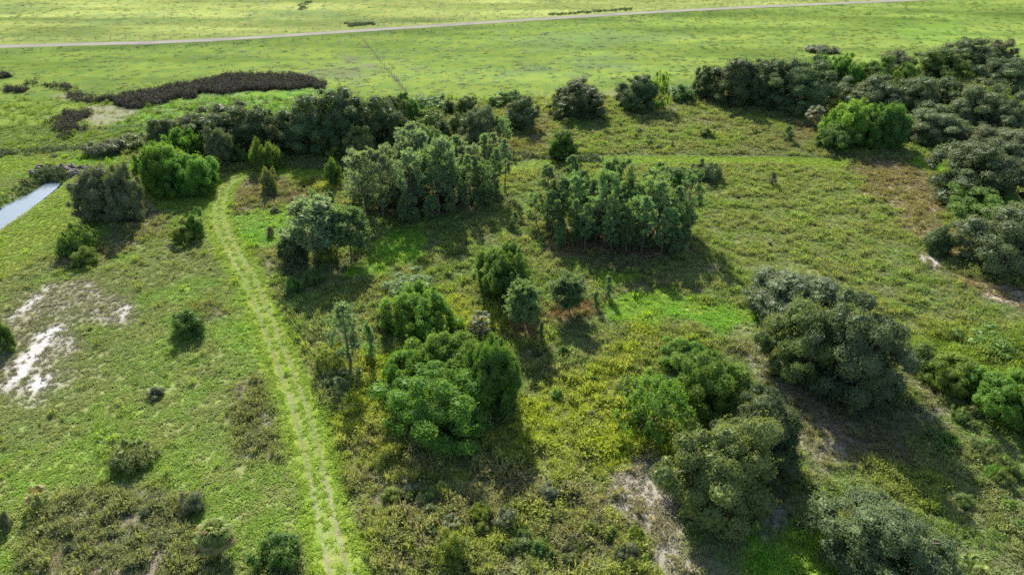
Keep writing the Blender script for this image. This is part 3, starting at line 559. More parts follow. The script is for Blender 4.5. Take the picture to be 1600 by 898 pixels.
T = [
 # near oaks on the right
 ("oak", "olive", 1122, 838, 655, 168, "large olive-green oak with puffy lit tips beside the dead-grass patch", "oak_tree"),
 ("oak", "oak", 1198, 752, 618, 128, "dark round oak close behind the large puffy olive oak", "oak_tree"),
 ("oak", "oak", 1392, 935, 784, 184, "solid round oak cut off by the bottom edge at the lower right", "oak_tree"),
 ("oak", "grey", 1245, 520, 425, 140, "flat-topped grey-green oak at the back of the near right clump", "oak_tree"),
 ("oak", "olive", 1262, 602, 468, 118, "olive oak at the left end of the near right clump", "oak_tree"),
 ("oak", "grey", 1344, 640, 468, 148, "tallest grey-green oak of the near right clump, casting a long shadow", "oak_tree"),
 ("bush", "lushdark", 1447, 588, 535, 62, "dark green bush touching the tall grey oak on its right side", "bush"),
 ("lush", "yellow", 1495, 622, 558, 84, "bright vine-covered bush between the dark green bush and the picture edge", "bush"),
 ("lush", "lush", 1576, 668, 584, 110, "bright green leafy tree on the right edge below the weedy slope", "tree"),
 ("mound", "lush", 1560, 560, 520, 90, "low bright green mound of vines in the weeds on the right", "bush"),
 # right edge oaks
 ("oak", "grey", 1578, 434, 324, 128, "big grey-green oak on the right edge above the white sand", "oak_tree"),
 ("lush", "lush", 1556, 362, 298, 120, "low bright green dome between two dark oaks on the right edge", "tree"),
 ("oak", "oak", 1540, 326, 218, 140, "wide dark oak on the right edge above the bright green dome", "oak_tree"),
 ("oak", "dusk", 1592, 262, 200, 90, "dull olive oak on the right edge above the wide dark oak", "oak_tree"),
 ("bush", "oak", 1469, 402, 352, 42, "small dark tree standing alone by the white sand streak", "small_tree"),
 ("oak", "dusk", 1541, 242, 196, 52, "small dull oak right of the grey dome-shaped oak", "oak_tree"),
 ("oak", "grey", 1458, 230, 166, 94, "grey dome-shaped oak standing clear in front of the oak wood", "oak_tree"),
 # pine-green clump in front of the wood
 ("lush", "lushdark", 1312, 240, 194, 64, "smaller pale green tree in front of the leafy green clump near the palm", "tree"),
 ("lush", "lush", 1340, 232, 156, 80, "rounded bright green tree topping the leafy clump near the palm", "tree"),
 ("lush", "lushdark", 1384, 238, 164, 66, "dark green tree between the leafy clump and the grey dome oak", "tree"),
 # oak wood, middle row
 ("oak", "grey", 1326, 176, 124, 58, "silver-grey oak at the left end of the wood's middle row", "oak_tree"),
 ("oak", "grey", 1374, 190, 117, 92, "grey oak second from the left in the wood's middle row", "oak_tree"),
 ("oak", "oak", 1428, 192, 117, 92, "grey-brown oak in the centre of the wood's middle row", "oak_tree"),
 ("oak", "oak", 1482, 188, 122, 74, "dark oak at the right end of the wood's middle row", "oak_tree"),
 ("oak", "grey", 1532, 210, 130, 92, "broad grey oak behind the small dull oak in the wood", "oak_tree"),
 ("oak", "grey", 1582, 220, 148, 76, "pale grey oak on the right edge in the wood", "oak_tree"),
 # oak wood, back row
 ("oak", "oak", 1106, 156, 104, 44, "single dark oak at the left end of the far tree row", "oak_tree"),
 ("oak", "oak", 1152, 168, 89, 86, "tall dark oak second in the far tree row", "oak_tree"),
 ("oak", "oak", 1202, 172, 94, 76, "dark oak third in the far tree row", "oak_tree"),
 ("oak", "oak", 1248, 180, 90, 98, "large dark oak at the end of the far row beside the gap", "oak_tree"),
 ("lush", "lushdark", 1290, 150, 86, 56, "bright green tree left of the fallen grey brush in the wood", "tree"),
 ("lush", "lush", 1325, 152, 86, 54, "bright green tree just below the fallen grey brush", "tree"),
 ("oak", "lushdark", 1362, 150, 88, 66, "green oak in the back row of the wood, right of two bright trees", "oak_tree"),
 ("oak", "dusk", 1402, 134, 79, 64, "brownish oak rising from the back row of the wood", "oak_tree"),
 ("lush", "lushdark", 1412, 142, 97, 44, "small green tree in front of the brownish oak", "tree"),
 ("oak", "lushdark", 1468, 136, 73, 82, "dark green tree on the back edge of the wood", "tree"),
 ("oak", "oak", 1514, 122, 61, 80, "tall dark oak on the back edge of the wood", "oak_tree"),
 ("oak", "dusk", 1556, 112, 61, 52, "spreading dull oak at the farthest corner of the wood", "oak_tree"),
 ("oak", "grey", 1580, 148, 84, 86, "large grey oak on the right edge in the back of the wood", "oak_tree"),
 ("mound", "yellow", 1496, 150, 122, 62, "yellow-green thicket in a gap of the oak wood", "bush"),
 ("mound", "yellow", 1550, 168, 134, 60, "yellow-green thicket behind the broad grey oak", "bush"),
 ("mound", "dusk", 1284, 84, 70, 48, "low grey brush lying alone in the pasture behind the wood", "dead_brush"),
 # mid-field clumps along the pasture edge
 ("oak", "oak", 1000, 176, 118, 66, "dark wall-like oak beside a thin bright tree at the pasture edge", "oak_tree"),
 ("loose", "lush", 1032, 172, 109, 30, "thin bright green tree rising beside the dark wall-like oak", "tree"),
 ("bush", "lushdark", 1068, 160, 131, 44, "green bush between the dark wall-like oak and the far tree row", "bush"),
 ("oak", "oak", 908, 188, 122, 82, "round dark oak standing alone at the pasture edge with shadow in front", "oak_tree"),
 ("bush", "oak", 872, 180, 147, 30, "dark bush leaning on the left of the lone round oak", "bush"),
 ("bush", "olive", 872, 189, 168, 20, "small olive shrub in front of the lone round oak", "shrub"),
 ("mound", "yellow", 892, 196, 184, 26, "tiny yellow-green shrub at the foot of the lone round oak", "shrub"),
 ("oak", "lushdark", 879, 254, 202, 44, "dark cone-shaped tree at the start of the grass path", "tree"),
 ("bush", "yellow", 1105, 217, 194, 28, "small bush with yellow top in the upper meadow", "bush"),
 ("sapling", "pine", 1232, 221, 196, 18, "small dark sapling in the upper meadow near the palm", "sapling"),
 ("oak", "grey", 815, 204, 149, 50, "round oak with frosted grey top, right of its twin", "oak_tree"),
 ("oak", "grey", 748, 230, 160, 62, "large oak with frosted grey top beside the small pine", "oak_tree"),
 ("oak", "olive", 730, 182, 150, 34, "small olive tree between the frosted oaks and the dark shrubs", "tree"),
 ("broadpine", "pine", 786, 232, 184, 34, "small pine between the two frosted-top oaks", "pine_tree"),
 ("bush", "lushdark", 776, 168, 144, 34, "left one of two dark bushes behind the frosted oaks", "bush"),
 ("bush", "lushdark", 802, 165, 140, 34, "right one of two dark bushes behind the frosted oaks", "bush"),
 ("bush", "oak", 702, 178, 155, 24, "small dark round shrub at the pasture edge, right of a low row", "shrub"),
 ("bush", "olive", 721, 180, 157, 20, "small olive shrub at the pasture edge beside a dark one", "shrub"),
 ("mound", "lushdark", 668, 172, 148, 66, "long low dark bush at the pasture edge by the fence end", "bush"),
 ("mound", "pale", 664, 205, 170, 60, "pale rounded thicket right of the tall green tree", "bush"),
 ("mound", "pale", 660, 226, 192, 64, "pale thicket in front of another, behind the pine stand", "bush"),
 ("bush", "olive", 712, 205, 176, 34, "olive bush left of the large frosted oak", "bush"),
 ("bush", "oak", 690, 215, 185, 30, "dark bush behind the pine stand near the reddish bare ground", "bush"),
 ("oak", "lushdark", 634, 204, 144, 40, "tall narrow green tree at the end of the fence line", "tree"),
 # big dark mass
 ("oak", "oak", 484, 244, 143, 96, "dark oak at the left end of the big black-green mass", "oak_tree"),
 ("oak", "oak", 540, 246, 139, 98, "tallest oak in the middle of the big black-green mass", "oak_tree"),
 ("oak", "oak", 590, 238, 142, 90, "dark oak at the right end of the big black-green mass", "oak_tree"),
 ("oak", "oak", 612, 214, 150, 46, "narrow dark oak between the black-green mass and the tall green tree", "oak_tree"),
 ("oak", "olive", 560, 256, 197, 46, "olive tree with light tips in front of the big black-green mass", "tree"),
 ("mound", "lushdark", 460, 232, 205, 60, "low dark shrubs at the foot of the big black-green mass", "bush"),
 ("bush", "olive", 614, 232, 196, 26, "small olive bush in shade behind the pine stand", "bush"),
 ("bush", "yellow", 524, 252, 224, 30, "yellow-tipped bush above the dark column shrub", "bush"),
 ("bush", "lushdark", 520, 290, 246, 22, "dark column-shaped shrub at the left of the pine stand", "shrub"),
 # left oak row
 ("oak", "oak", 258, 240, 182, 60, "dark oak at the left end of the left tree row", "oak_tree"),
 ("oak", "oak", 304, 234, 178, 68, "dark oak second from the left in the left tree row", "oak_tree"),
 ("oak", "oak", 352, 244, 161, 98, "tallest dark oak in the middle of the left tree row", "oak_tree"),
 ("oak", "oak", 400, 244, 167, 84, "dark oak right of the tallest in the left tree row", "oak_tree"),
 ("oak", "lushdark", 442, 236, 178, 58, "green-tinged oak at the right end of the left tree row", "oak_tree"),
 ("oak", "grey", 342, 262, 198, 40, "silver-topped oak in front of the left tree row", "oak_tree"),
 ("lush", "lush", 290, 256, 200, 50, "bright green tree in front of the left tree row", "tree"),
 ("bush", "olive", 318, 252, 212, 30, "olive bush between bright tree and silver-topped oak", "bush"),
 ("bush", "pale", 441, 222, 190, 22, "pale egg-shaped shrub in the shade of the left tree row", "shrub"),
 ("bush", "yellow", 404, 268, 215, 30, "left one of two yellow-green shrubs near the track bend", "shrub"),
 ("bush", "yellow", 426, 266, 221, 32, "right one of two yellow-green shrubs near the track bend", "shrub"),
 ("bush", "lushdark", 380, 258, 226, 26, "green shrub in the shade left of two yellow-green shrubs", "shrub"),
 ("lush", "lush", 248, 302, 224, 76, "taller big bright green tree at the left of the track bend", "tree"),
 ("lush", "lush", 296, 308, 240, 80, "wider big bright green tree beside the track bend", "tree"),
 ("oak", "dusk", 152, 350, 262, 80, "grey bushy oak near the canal, the left one of a pair", "oak_tree"),
 ("oak", "dusk", 193, 348, 256, 52, "narrow grey oak near the canal, right one of a pair", "oak_tree"),
 ("mound", "dusk", 216, 338, 314, 44, "dull brush at the foot of the grey oaks near the canal", "bush"),
 ("mound", "olive", 210, 232, 208, 56, "olive thicket behind the big bright green trees", "bush"),
 ("mound", "dusk", 165, 243, 216, 60, "dull thicket at the corner of the canal bank", "bush"),
 # left pasture bushes
 ("mound", "lushdark", 122, 400, 352, 56, "dark brush in the shade below the grey canal oaks", "bush"),
 ("bush", "yellow", 132, 416, 384, 34, "yellow-tipped bush below the grey canal oaks", "bush"),
 ("bush", "lushdark", 303, 374, 326, 30, "dark half of the bush pair left of the track", "bush"),
 ("bush", "yellow", 283, 382, 344, 38, "yellow-leaved half of the bush pair left of the track", "bush"),
 ("bush", "lushdark", 292, 528, 484, 50, "dark yellow-tipped bush alone in the left pasture with blue shadow", "bush"),
 ("bush", "dusk", 243, 622, 603, 26, "small dark shrub alone in the left pasture", "shrub"),
 ("mound", "olive", 203, 736, 694, 66, "low olive bush in the pasture above the brown scrub", "bush"),
 ("bush", "dusk", 300, 802, 766, 38, "small dull shrub behind the yellow-flowered palm", "shrub"),
 ("bush", "lushdark", 434, 892, 834, 72, "dark glossy round bush beside the track at the bottom", "bush"),
 ("bush", "yellow", 706, 884, 826, 50, "yellow-green upright shrub at the bottom centre", "shrub"),
 ("bush", "pale", 672, 834, 814, 24, "tiny green shrub behind the yellow-green upright shrub", "shrub"),
 ("bush", "dusk", 790, 824, 790, 38, "grey-green round shrub in the bottom scrub", "shrub"),
 ("bush", "lushdark", 2, 550, 488, 34, "dark bush cut off by the left edge beside the bare sand", "bush"),
 ("bush", "dusk", 2, 830, 790, 24, "grey shrub cut off by the left edge below the pasture", "shrub"),
 ("bush", "olive", 420, 302, 260, 24, "dark upright shrub in the brown patch by the track bend", "shrub"),
 ("sapling", "dusk", 422, 370, 354, 14, "tiny shrub in the lime grass patch beside the track", "shrub"),
 # middle trees
 ("roundpine", "greypine", 490, 412, 316, 96, "spreading grey-green pine, left and larger one of a pair by the lime grass", "pine_tree"),
 ("roundpine", "pine", 545, 408, 328, 66, "narrower pine, right one of a pair by the lime grass", "pine_tree"),
 ("bush", "oak", 458, 415, 358, 50, "dark viny bush under the spreading grey-green pine", "bush"),
 ("bush", "yellow", 510, 412, 372, 44, "yellow viny bush between the paired pines", "bush"),
 ("sapling", "pine", 493, 345, 298, 18, "dark slim sapling behind the spreading grey-green pine", "sapling"),
 ("sapling", "pine", 518, 340, 300, 14, "thin sapling at the left edge of the pine stand", "sapling"),
 ("bush", "pale", 488, 448, 417, 28, "pale round shrub, right one of two below the paired pines", "shrub"),
 ("bush", "lushdark", 458, 462, 433, 26, "dark round shrub, left one of two below the paired pines", "shrub"),
 ("lush", "lush", 655, 534, 448, 104, "bright green tree behind the widest leafy thicket", "tree"),
 ("mound", "pale", 638, 462, 430, 78, "low ferny pale thicket above the bright green tree", "bush"),
 ("bush", "olive", 606, 520, 470, 40, "olive bush on the left side of the bright green tree", "bush"),
 ("lush", "lush", 692, 694, 572, 160, "widest lush green leafy thicket in the centre foreground", "tree"),
 ("lush", "lush", 706, 628, 526, 120, "bright leafy tree rising at the back of the widest thicket", "tree"),
 ("lush", "lushdark", 766, 655, 532, 84, "darker leafy tree at the right side of the widest thicket", "tree"),
 ("lush", "lush", 640, 632, 552, 84, "leafy tree at the left side of the widest thicket", "tree"),
 ("bush", "dusk", 748, 530, 502, 34, "grey-green shrub on the back edge of the widest thicket", "shrub"),
 ("lush", "lushdark", 790, 474, 384, 90, "dark green leafy tree in the open centre beside two round pines", "tree"),
 ("roundpine", "pine", 819, 522, 446, 60, "round-headed pine on a short trunk, in front of its twin", "pine_tree"),
 ("roundpine", "pine", 891, 492, 431, 62, "round-headed pine with brown litter under it", "pine_tree"),
 ("sapling", "pine", 931, 483, 456, 13, "small sapling right of the round-headed pine with litter", "sapling"),
 ("sapling", "pine", 950, 466, 430, 14, "slim sapling at the tip of the pine stand's shadow", "sapling"),
 ("sapling", "pine", 846, 535, 505, 10, "thin sapling beside the trunk of the round-headed pine", "sapling"),
 ("sapling", "pine", 804, 358, 330, 14, "tiny dark sapling left of the second pine stand", "sapling"),
 ("pine", "pine", 550, 574, 474, 62, "lone tall thin pine with bare lower trunk near the track", "pine_tree"),
 ("sapling", "pine", 577, 566, 506, 20, "thin young pine right of the lone tall pine", "sapling"),
 ("loose", "yellow", 512, 588, 540, 52, "yellow flowering shrub left of the lone tall pine", "shrub"),
 ("mound", "olive", 535, 612, 582, 64, "dull low brush at the foot of the lone tall pine", "bush"),
 ("lush", "lushdark", 1118, 655, 548, 104, "dark green leafy tree right of the feathery pale tree", "tree"),
 ("lush", "lush", 1070, 585, 534, 70, "small bright green tree behind the dark leafy tree", "tree"),
 ("loose", "lush", 1025, 696, 580, 112, "feathery pale green tree left of the puffy olive oak", "tree"),
 ("mound", "lushdark", 1050, 288, 257, 66, "low vine heap left of a darker one above the second pine stand", "bush"),
 ("mound", "oak", 1104, 284, 252, 52, "dark vine heap at the right end above the second pine stand", "bush"),
 ("sapling", "dusk", 1208, 290, 268, 14, "tiny bush with yellow top in the right field", "shrub"),
]
NAMECAT = {"oak_tree": "oak", "pine_tree": "pine", "tree": "tree", "bush": "bush", "shrub": "shrub", "sapling": "sapling", "small_tree": "tree", "dead_brush": "brush"}
for kind, fol, px, yf_, yt, wp_, label, nm in T: put(kind, fol, px, yf_, yt, wp_, label, nm, NAMECAT[nm])

# the two pine stands: the pines of a stand cannot be told apart
def stand(poly, n, kinds, topfun, label, group, seed, mind, fols=("pine",)):
    r = np.random.default_rng(seed); P = gp(poly); lo, hi = P.min(0), P.max(0); pts = []
    while len(pts) < n:
        q = lo + (hi - lo) * r.random(2)
        if sd_poly(np.array([q[0]]), np.array([q[1]]), P)[0] > 0: continue
        if all(np.hypot(*(q - p)) > mind for p in pts) : pts.append(q)
        else: mind *= .9985
    for i, q in enumerate(pts):
        k = kinds[r.integers(len(kinds))]; h = topfun(q) * (.5 + .6 * r.random()); w = (3.7 if k == "pine" else 5.6) * (.7 + .6 * r.random()) * h / 10
        u = (q[0] / q[1] - (P[:, 0] / P[:, 1]).min()) / np.ptp(P[:, 0] / P[:, 1]); row = "front" if q[1] < P[:, 1].mean() else "back"
        side = "left end" if u < .33 else ("middle" if u < .67 else "right end"); size = "tall" if h > topfun(q) * .82 else "shorter"
        plant(k, fols[r.integers(len(fols))], q[0], q[1], w, h, f"{size} {label}, {side}, {row} row", "pine", "pine_tree", group + f", {side}, {row} row")
stand([(545, 318), (600, 300), (660, 292), (690, 300), (700, 332), (640, 346), (570, 340)], 22, ("broadpine", "broadpine", "pine"), lambda q: 11.0, "broad-headed pine in the left half of the first pine stand", "pines of the left half of the first stand", 5, 3.2, ("greypine", "pine", "greypine"))
stand([(690, 296), (760, 286), (790, 300), (782, 318), (700, 332)], 16, ("pine", "pine", "broadpine"), lambda q: 9.6, "slender pine in the right half of the first pine stand", "pines of the right half of the first stand", 6, 2.2, ("pine", "greypine"))
stand([(835, 352), (880, 338), (960, 345), (1040, 352), (1075, 358), (1072, 392), (1000, 402), (900, 396), (850, 372)], 44, ("pine", "pine", "pine", "broadpine"), lambda q: 10.0 if q[0] < 18 else 9.0, "slender pine with bare trunk in the second pine stand", "pines of the second stand", 8, 2.0)

for poly, n, sd_, lab, grp in (([(545, 322), (600, 305), (690, 302), (780, 300), (782, 322), (700, 340), (640, 350), (570, 346)], 26, 31, "young bushy pine growing under the first pine stand", "young pines under the first stand"),
                           ([(835, 356), (900, 345), (1075, 360), (1072, 398), (1000, 408), (900, 402), (850, 376)], 24, 32, "young bushy pine growing under the second pine stand", "young pines under the second stand")):
    r = np.random.default_rng(sd_); P_ = gp(poly); k_ = 0
    while k_ < n:
        q = P_.min(0) + (P_.max(0) - P_.min(0)) * r.random(2)
        if sd_poly(q[:1], q[1:], P_)[0] > 0: continue
        k_ += 1; h = 2.2 + 2.6 * r.random(); plant("sapling", "pine", q[0], q[1], h * (.45 + .25 * r.random()), h, lab, "sapling", "young_pine", grp)

# little shrubs dotted through the scrub, too alike to tell apart
for poly, n, sd_, fols, hh, lab, grp in (
    ([(560, 760), (960, 760), (1040, 890), (560, 890)], 34, 41, ("dusk", "pale", "olive", "yellow"), (.7, 1.3), "knee-high shrub dotted through the scrub at the bottom centre", "small shrubs in the bottom scrub"),
    ([(830, 530), (1000, 560), (1000, 700), (830, 640)], 16, 42, ("olive", "yellow", "lushdark"), (.6, 1.2), "little shrub in the yellow weeds right of the widest thicket", "small shrubs in the yellow weeds"),
    ([(1430, 660), (1600, 640), (1600, 880), (1540, 880)], 18, 43, ("olive", "pale", "lush"), (.7, 1.4), "little shrub in the weeds at the lower right", "small shrubs at the lower right"),
    ([(950, 195), (1230, 175), (1240, 240), (950, 240)], 22, 44, ("olive", "dusk", "pale"), (.6, 1.3), "little shrub dotted over the upper meadow", "small shrubs in the upper meadow"),
    ([(1150, 300), (1450, 300), (1450, 460), (1150, 430)], 16, 45, ("olive", "dusk"), (.4, .8), "tiny shrub dotted over the right field", "small shrubs in the right field"),
    ([(60, 800), (290, 780), (290, 890), (60, 890)], 14, 46, ("olive", "dusk"), (.5, .9), "little shrub in the brown scrub at the bottom left", "small shrubs at the bottom left"),
    ([(390, 290), (520, 400), (620, 440), (440, 470)], 12, 47, ("olive", "dusk"), (.5, 1.0), "little shrub in the scrub around the paired pines", "small shrubs around the paired pines")):
    r = np.random.default_rng(sd_); P_ = gp(poly); k_ = 0
    while k_ < n:
        q = P_.min(0) + (P_.max(0) - P_.min(0)) * r.random(2)
        if sd_poly(q[:1], q[1:], P_)[0] > 0 or d_line(q[:1], q[1:], TRACK[::4])[0] < 3: continue
        k_ += 1; h = hh[0] + (hh[1] - hh[0]) * r.random()**1.5
        plant("bush" if r.random() < .6 else "mound", fols[r.integers(len(fols))], q[0], q[1], h * (1.0 + .7 * r.random()), h, lab, "shrub", "shrub", grp)

# ------------------------------------------------------------------ cabbage palms and palmettos, built frond by frond
def frond_mesh(seed, L=1.0, fan=.46, nl=15, droop=.2):
    """one fan leaf: stalk along +X, blade of folded ribs that droop at the tips"""
    r = np.random.default_rng(seed); parts = []
    st = np.array([[0, 0, 0], [L * .3, 0, .10 * L], [L * .55, 0, .12 * L]]); V, F = tube(st, [.022 * L, .018 * L, .012 * L], 4); parts.append((V, F))
    for a in np.linspace(-1.75, 1.75, nl):
        ln = fan * L * (1 - .28 * abs(a) / 1.75) * (.9 + .2 * r.random()); d = np.array([math.cos(a), math.sin(a), 0.]); s = np.array([-d[1], d[0], 0]) * .034 * L
        b = st[2]; m = b + d * ln * .55 + [0, 0, .05 * L]; e = b + d * ln + [0, 0, -droop * L * (.5 + .7 * r.random())]
        parts.append((np.array([b, m - s, e, m + s]), np.array([[0, 1, 2, 3]])))
    V, F = join(parts); lv = np.clip(r.normal(.5, .2, len(F)), 0, 1)
    return mesh_np("frond", V, F, [M_BARK], {"lv": ('FLOAT', 'FACE', lv)})
FR = [frond_mesh(900 + i, droop=.08 + .08 * i) for i in range(4)]
M_PALM = leaf_mat("palm_leaves", (.09, .14, .035), (.19, .24, .06), .3, rough=.65, spec=.1, var=.2)
M_PALMD = leaf_mat("dead_palm_leaves", (.18, .15, .06), (.27, .22, .07), .3, rough=.6, spec=.3, var=.2)
M_PALMG = leaf_mat("pale_palm_leaves", (.085, .11, .05), (.15, .175, .085), .3, rough=.6, spec=.25, var=.2)
def palm(px, yfoot, trunk_h, L, n, label, cat, name, seed, live=M_PALM, dead=.12):
    r = np.random.default_rng(seed); p = g(px, yfoot); root = obj(name, None, None, (p[0], p[1], float(terrain(p[:1], p[1:])[0]) - .03))
    hs = np.linspace(0, 1, 7); V, F = tube(np.c_[.08 * np.sin(2 * hs), 0 * hs, hs * trunk_h - .2 * (hs == 0)], (.21 - .05 * hs) * (1 if trunk_h > .6 else .6), 9)
    obj("trunk", mesh_np("trunk", V, F, [M_PBARK], smooth=True), root)
    for i in range(n):
        f = obj("frond", FR[i % 4], root); el = 1.3 - 2.1 * ((i + .5) / n)**.8
        f.location = (.08 * math.sin(2), 0, trunk_h - .08 + .1 * r.random()); f.rotation_euler = (r.normal(0, .15), -el + r.normal(0, .1), i * 2.39996); f.scale = (L * (.85 + .3 * r.random()),) * 3
        f.material_slots[0].link = 'OBJECT'; f.material_slots[0].material = M_PALMD if (el < -.2 and r.random() < .6 and dead > .02) or r.random() < dead else live
    return tag(root, label, cat)
palm(343, 866, 2.0, 1.6, 84, "stout cabbage palm with yellowed fronds at the bottom left", "palm", "cabbage_palm", 1, dead=.14)
palm(1270, 200, 3.2, 2.3, 30, "single pale cabbage palm at the left of the leafy clump", "palm", "cabbage_palm", 2, M_PALMG, .05)
palm(62, 790, 1.0, 1.15, 18, "small yellowish palm alone in the left pasture with dark shadow", "palm", "small_palm", 3, dead=.4)
palm(705, 826, .5, 1.0, 16, "small pale palmetto behind the yellow-green upright shrub", "palm", "palmetto", 4, M_PALMG, .15)
palm(1515, 892, .3, 1.3, 18, "small bright palmetto right of the bottom edge oak", "palm", "palmetto", 5, dead=0)
palm(322, 845, .6, 1.0, 16, "golden-fronded low palm against the left side of the stout palm", "palm", "small_palm", 6, M_PALMD, .5)
palm(752, 530, 2.6, 1.3, 22, "grey-green palm head poking above the widest leafy thicket", "palm", "cabbage_palm", 7, M_PALMG, .1)
palm(1395, 232, 2.6, 1.4, 20, "thin palm half hidden left of the grey dome oak", "palm", "cabbage_palm", 8, M_PALM, .1)

# ------------------------------------------------------------------ culvert at the canal head
M_CONC = plain_mat("old_concrete", (.06, .052, .05), (.13, .115, .105), 2.5)
M_PIPE = plain_mat("culvert_pipe", (.16, .15, .15), (.30, .28, .27), 4)
M_ROCK = plain_mat("dark_rubble", (.06, .05, .05), (.16, .135, .125), 3, bump=.7)
def box_vf(a, b):
    (x0, y0, z0), (x1, y1, z1) = a, b
    V = np.array([(x, y, z) for x in (x0, x1) for y in (y0, y1) for z in (z0, z1)], float)
    return V, np.array([[0, 1, 3, 2], [4, 6, 7, 5], [0, 4, 5, 1], [2, 3, 7, 6], [0, 2, 6, 4], [1, 5, 7, 3]])
cp = g(84, 283, -.8); cdir = g(84, 283) - g(0, 336); cang = math.atan2(cdir[1], cdir[0]) - math.pi / 2
cul = obj("culvert", None, None, (cp[0] - .6, cp[1] + 2.6, -1.35)); cul.rotation_euler = (0, 0, cang * .55)
tag(cul, "dark culvert with three round pipe mouths at the head of the canal", "culvert")
V, F = join([box_vf((-3.6, .55, -.4), (3.6, 1.0, 1.62))]); V[:, 2] += np.where(V[:, 2] > 1, .06 * np.sin(V[:, 0]), 0); obj("headwall", mesh_np("headwall", V, F, [M_CONC]), cul)
th = np.linspace(0, 2 * np.pi, 20, endpoint=False)
ring = lambda rad, y: np.c_[rad * np.cos(th), np.full(20, y), rad * np.sin(th)]
pv = np.vstack([ring(.78, -.55), ring(.78, .5), ring(.62, -.55), ring(.62, .5)]); j = np.arange(20); j2 = (j + 1) % 20
pf = np.vstack([np.c_[j, j2, j2 + 20, j + 20], np.c_[j + 40, j + 60, j2 + 60, j2 + 40], np.c_[j, j + 40, j2 + 40, j2]])
pm = mesh_np("pipe", pv, pf, [M_PIPE], smooth=False)
for x in (-2.3, 0, 2.3): obj("pipe", pm, cul).location = (x, 0, .75)
rr = np.random.default_rng(3); rocks = []
for k in range(3):
    d = sphere_pts(26, rr); 
    import bmesh
    bm = bmesh.new(); bmesh.ops.create_icosphere(bm, subdivisions=1, radius=.5)
    for v in bm.verts: v.co *= .75 + .5 * rr.random(); v.co.z *= .7
    m_ = bpy.data.meshes.new("rock"); bm.to_mesh(m_); bm.free(); m_.materials.append(M_ROCK); rocks.append(m_)
for k in range(44):
    side = k % 3; x = rr.uniform(-4.8, 5.2); yy = rr.uniform(.9, 2.6) if side else rr.uniform(-1.8, .2)
    if side == 0 and abs(x) < 3.2: x = math.copysign(rr.uniform(3.3, 5.2), x)
    px_, py_ = cp[0] - .6 + x * math.cos(cang * .55) - yy * math.sin(cang * .55), cp[1] + 2.6 + x * math.sin(cang * .55) + yy * math.cos(cang * .55)
    gz = float(terrain(np.array([px_]), np.array([py_]))[0])
    o = obj("rock", rocks[k % 3], cul); o.location = (x, yy, gz + 1.35 + .12); o.rotation_euler = tuple(rr.random(3) * 6); s_ = rr.uniform(.7, 1.3); o.scale = (s_,) * 3

# ------------------------------------------------------------------ wire fences
M_POST = plain_mat("weathered_post", (.10, .085, .07), (.2, .18, .15), 6); M_WIRE = plain_mat("wire", (.2, .2, .2), (.3, .3, .3), 5, .5)
V, F = tube([(0, 0, -.4), (0, 0, .5), (.01, 0, 1.35), (.01, 0, 1.37)], [.085, .08, .075, .01], 7); PM = mesh_np("post", V, F, [M_POST])
def fence(line, step, label, seed, keep=1.0):
    r = np.random.default_rng(seed); L = smooth_line(line, step); z = terrain(L[:, 0], L[:, 1])
    root = obj("wire_fence", None, None, (L[0, 0], L[0, 1], z[0])); tag(root, label, "fence"); o0 = np.r_[L[0], z[0]]; P = np.c_[L, z] - o0
    for p in P:
        o = obj("post", PM, root); o.location = tuple(p); o.rotation_euler = (r.normal(0, .03), r.normal(0, .03), r.random() * 6); o.scale = (.8, .8, .8 + .25 * r.random())
    for h in (.45, .85, 1.2):
        V, F = tube(P + [0, .07, h], np.full(len(P), .006), 3); obj("wire", mesh_np("wire", V, F, [M_WIRE]), root)
def offset(line, d):
    T_ = np.gradient(line, axis=0); T_ /= np.linalg.norm(T_, axis=1)[:, None]; return line + np.c_[-T_[:, 1], T_[:, 0]] * d
rv = ROAD[(ROAD[:, 0] > -250) & (ROAD[:, 0] < 330)]
fence(offset(rv, -9.5)[::10], 5.0, "wire fence on weathered posts along the near side of the farm road", 1)
fence(offset(rv, 11)[::10], 5.0, "wire fence on weathered posts along the far side of the farm road", 2)
FL = gp([(566, 60), (585, 84), (608, 112), (634, 143)])
fence(FL, 4.0, "wire fence running from the farm road down to the tree row", 3)

# ------------------------------------------------------------------ ground cover: instanced tufts nobody could count
def blade_tuft(name, seed, n, h, spread, wd, m_):
    r = np.random.default_rng(seed); b = r.normal(0, spread * .35, (n, 3)); b[:, 2] = 0; az = r.random(n) * 6.28
    d = np.c_[np.cos(az), np.sin(az), np.zeros(n)]; s = np.c_[-np.sin(az), np.cos(az), np.zeros(n)] * wd; hh = h * (.55 + .6 * r.random((n, 1))); out = d * spread * (.3 + .7 * r.random((n, 1)))
    m = b + out * .45 + [0, 0, 1] * hh * .7; e = b + out + [0, 0, 1] * hh * (.75 + .3 * r.random((n, 1)))
    V = np.stack([b - s * .6, m - s, e, m + s], 1).reshape(-1, 3); return mesh_np(name, V, np.arange(n * 4).reshape(n, 4), [m_], {"lv": ('FLOAT', 'FACE', r.random(n))})
def weed_clump(name, seed, n, R, H, ll, lw, m_):
    r = np.random.default_rng(seed); q = sphere_pts(n, r, -.1) * (.45 + .55 * r.random((n, 1))**.5) * np.array([R, R, H]); q[:, 2] = np.abs(q[:, 2]) + .02
    bump = 1 + .3 * np.sin(q[:, 0:1] * 9 / R * .5 + seed) * np.cos(q[:, 1:2] * 4 / R); q *= bump
    v, f = leaves(q, unit(q * [1, 1, .6] + [0, 0, .15]), ll * (.6 + .8 * r.random(n)), lw * (.6 + .8 * r.random(n)), r, .6); v[:, 2] = np.maximum(v[:, 2], 0)
    return mesh_np(name, v, f, [m_], {"lv": ('FLOAT', 'FACE', r.random(n))})
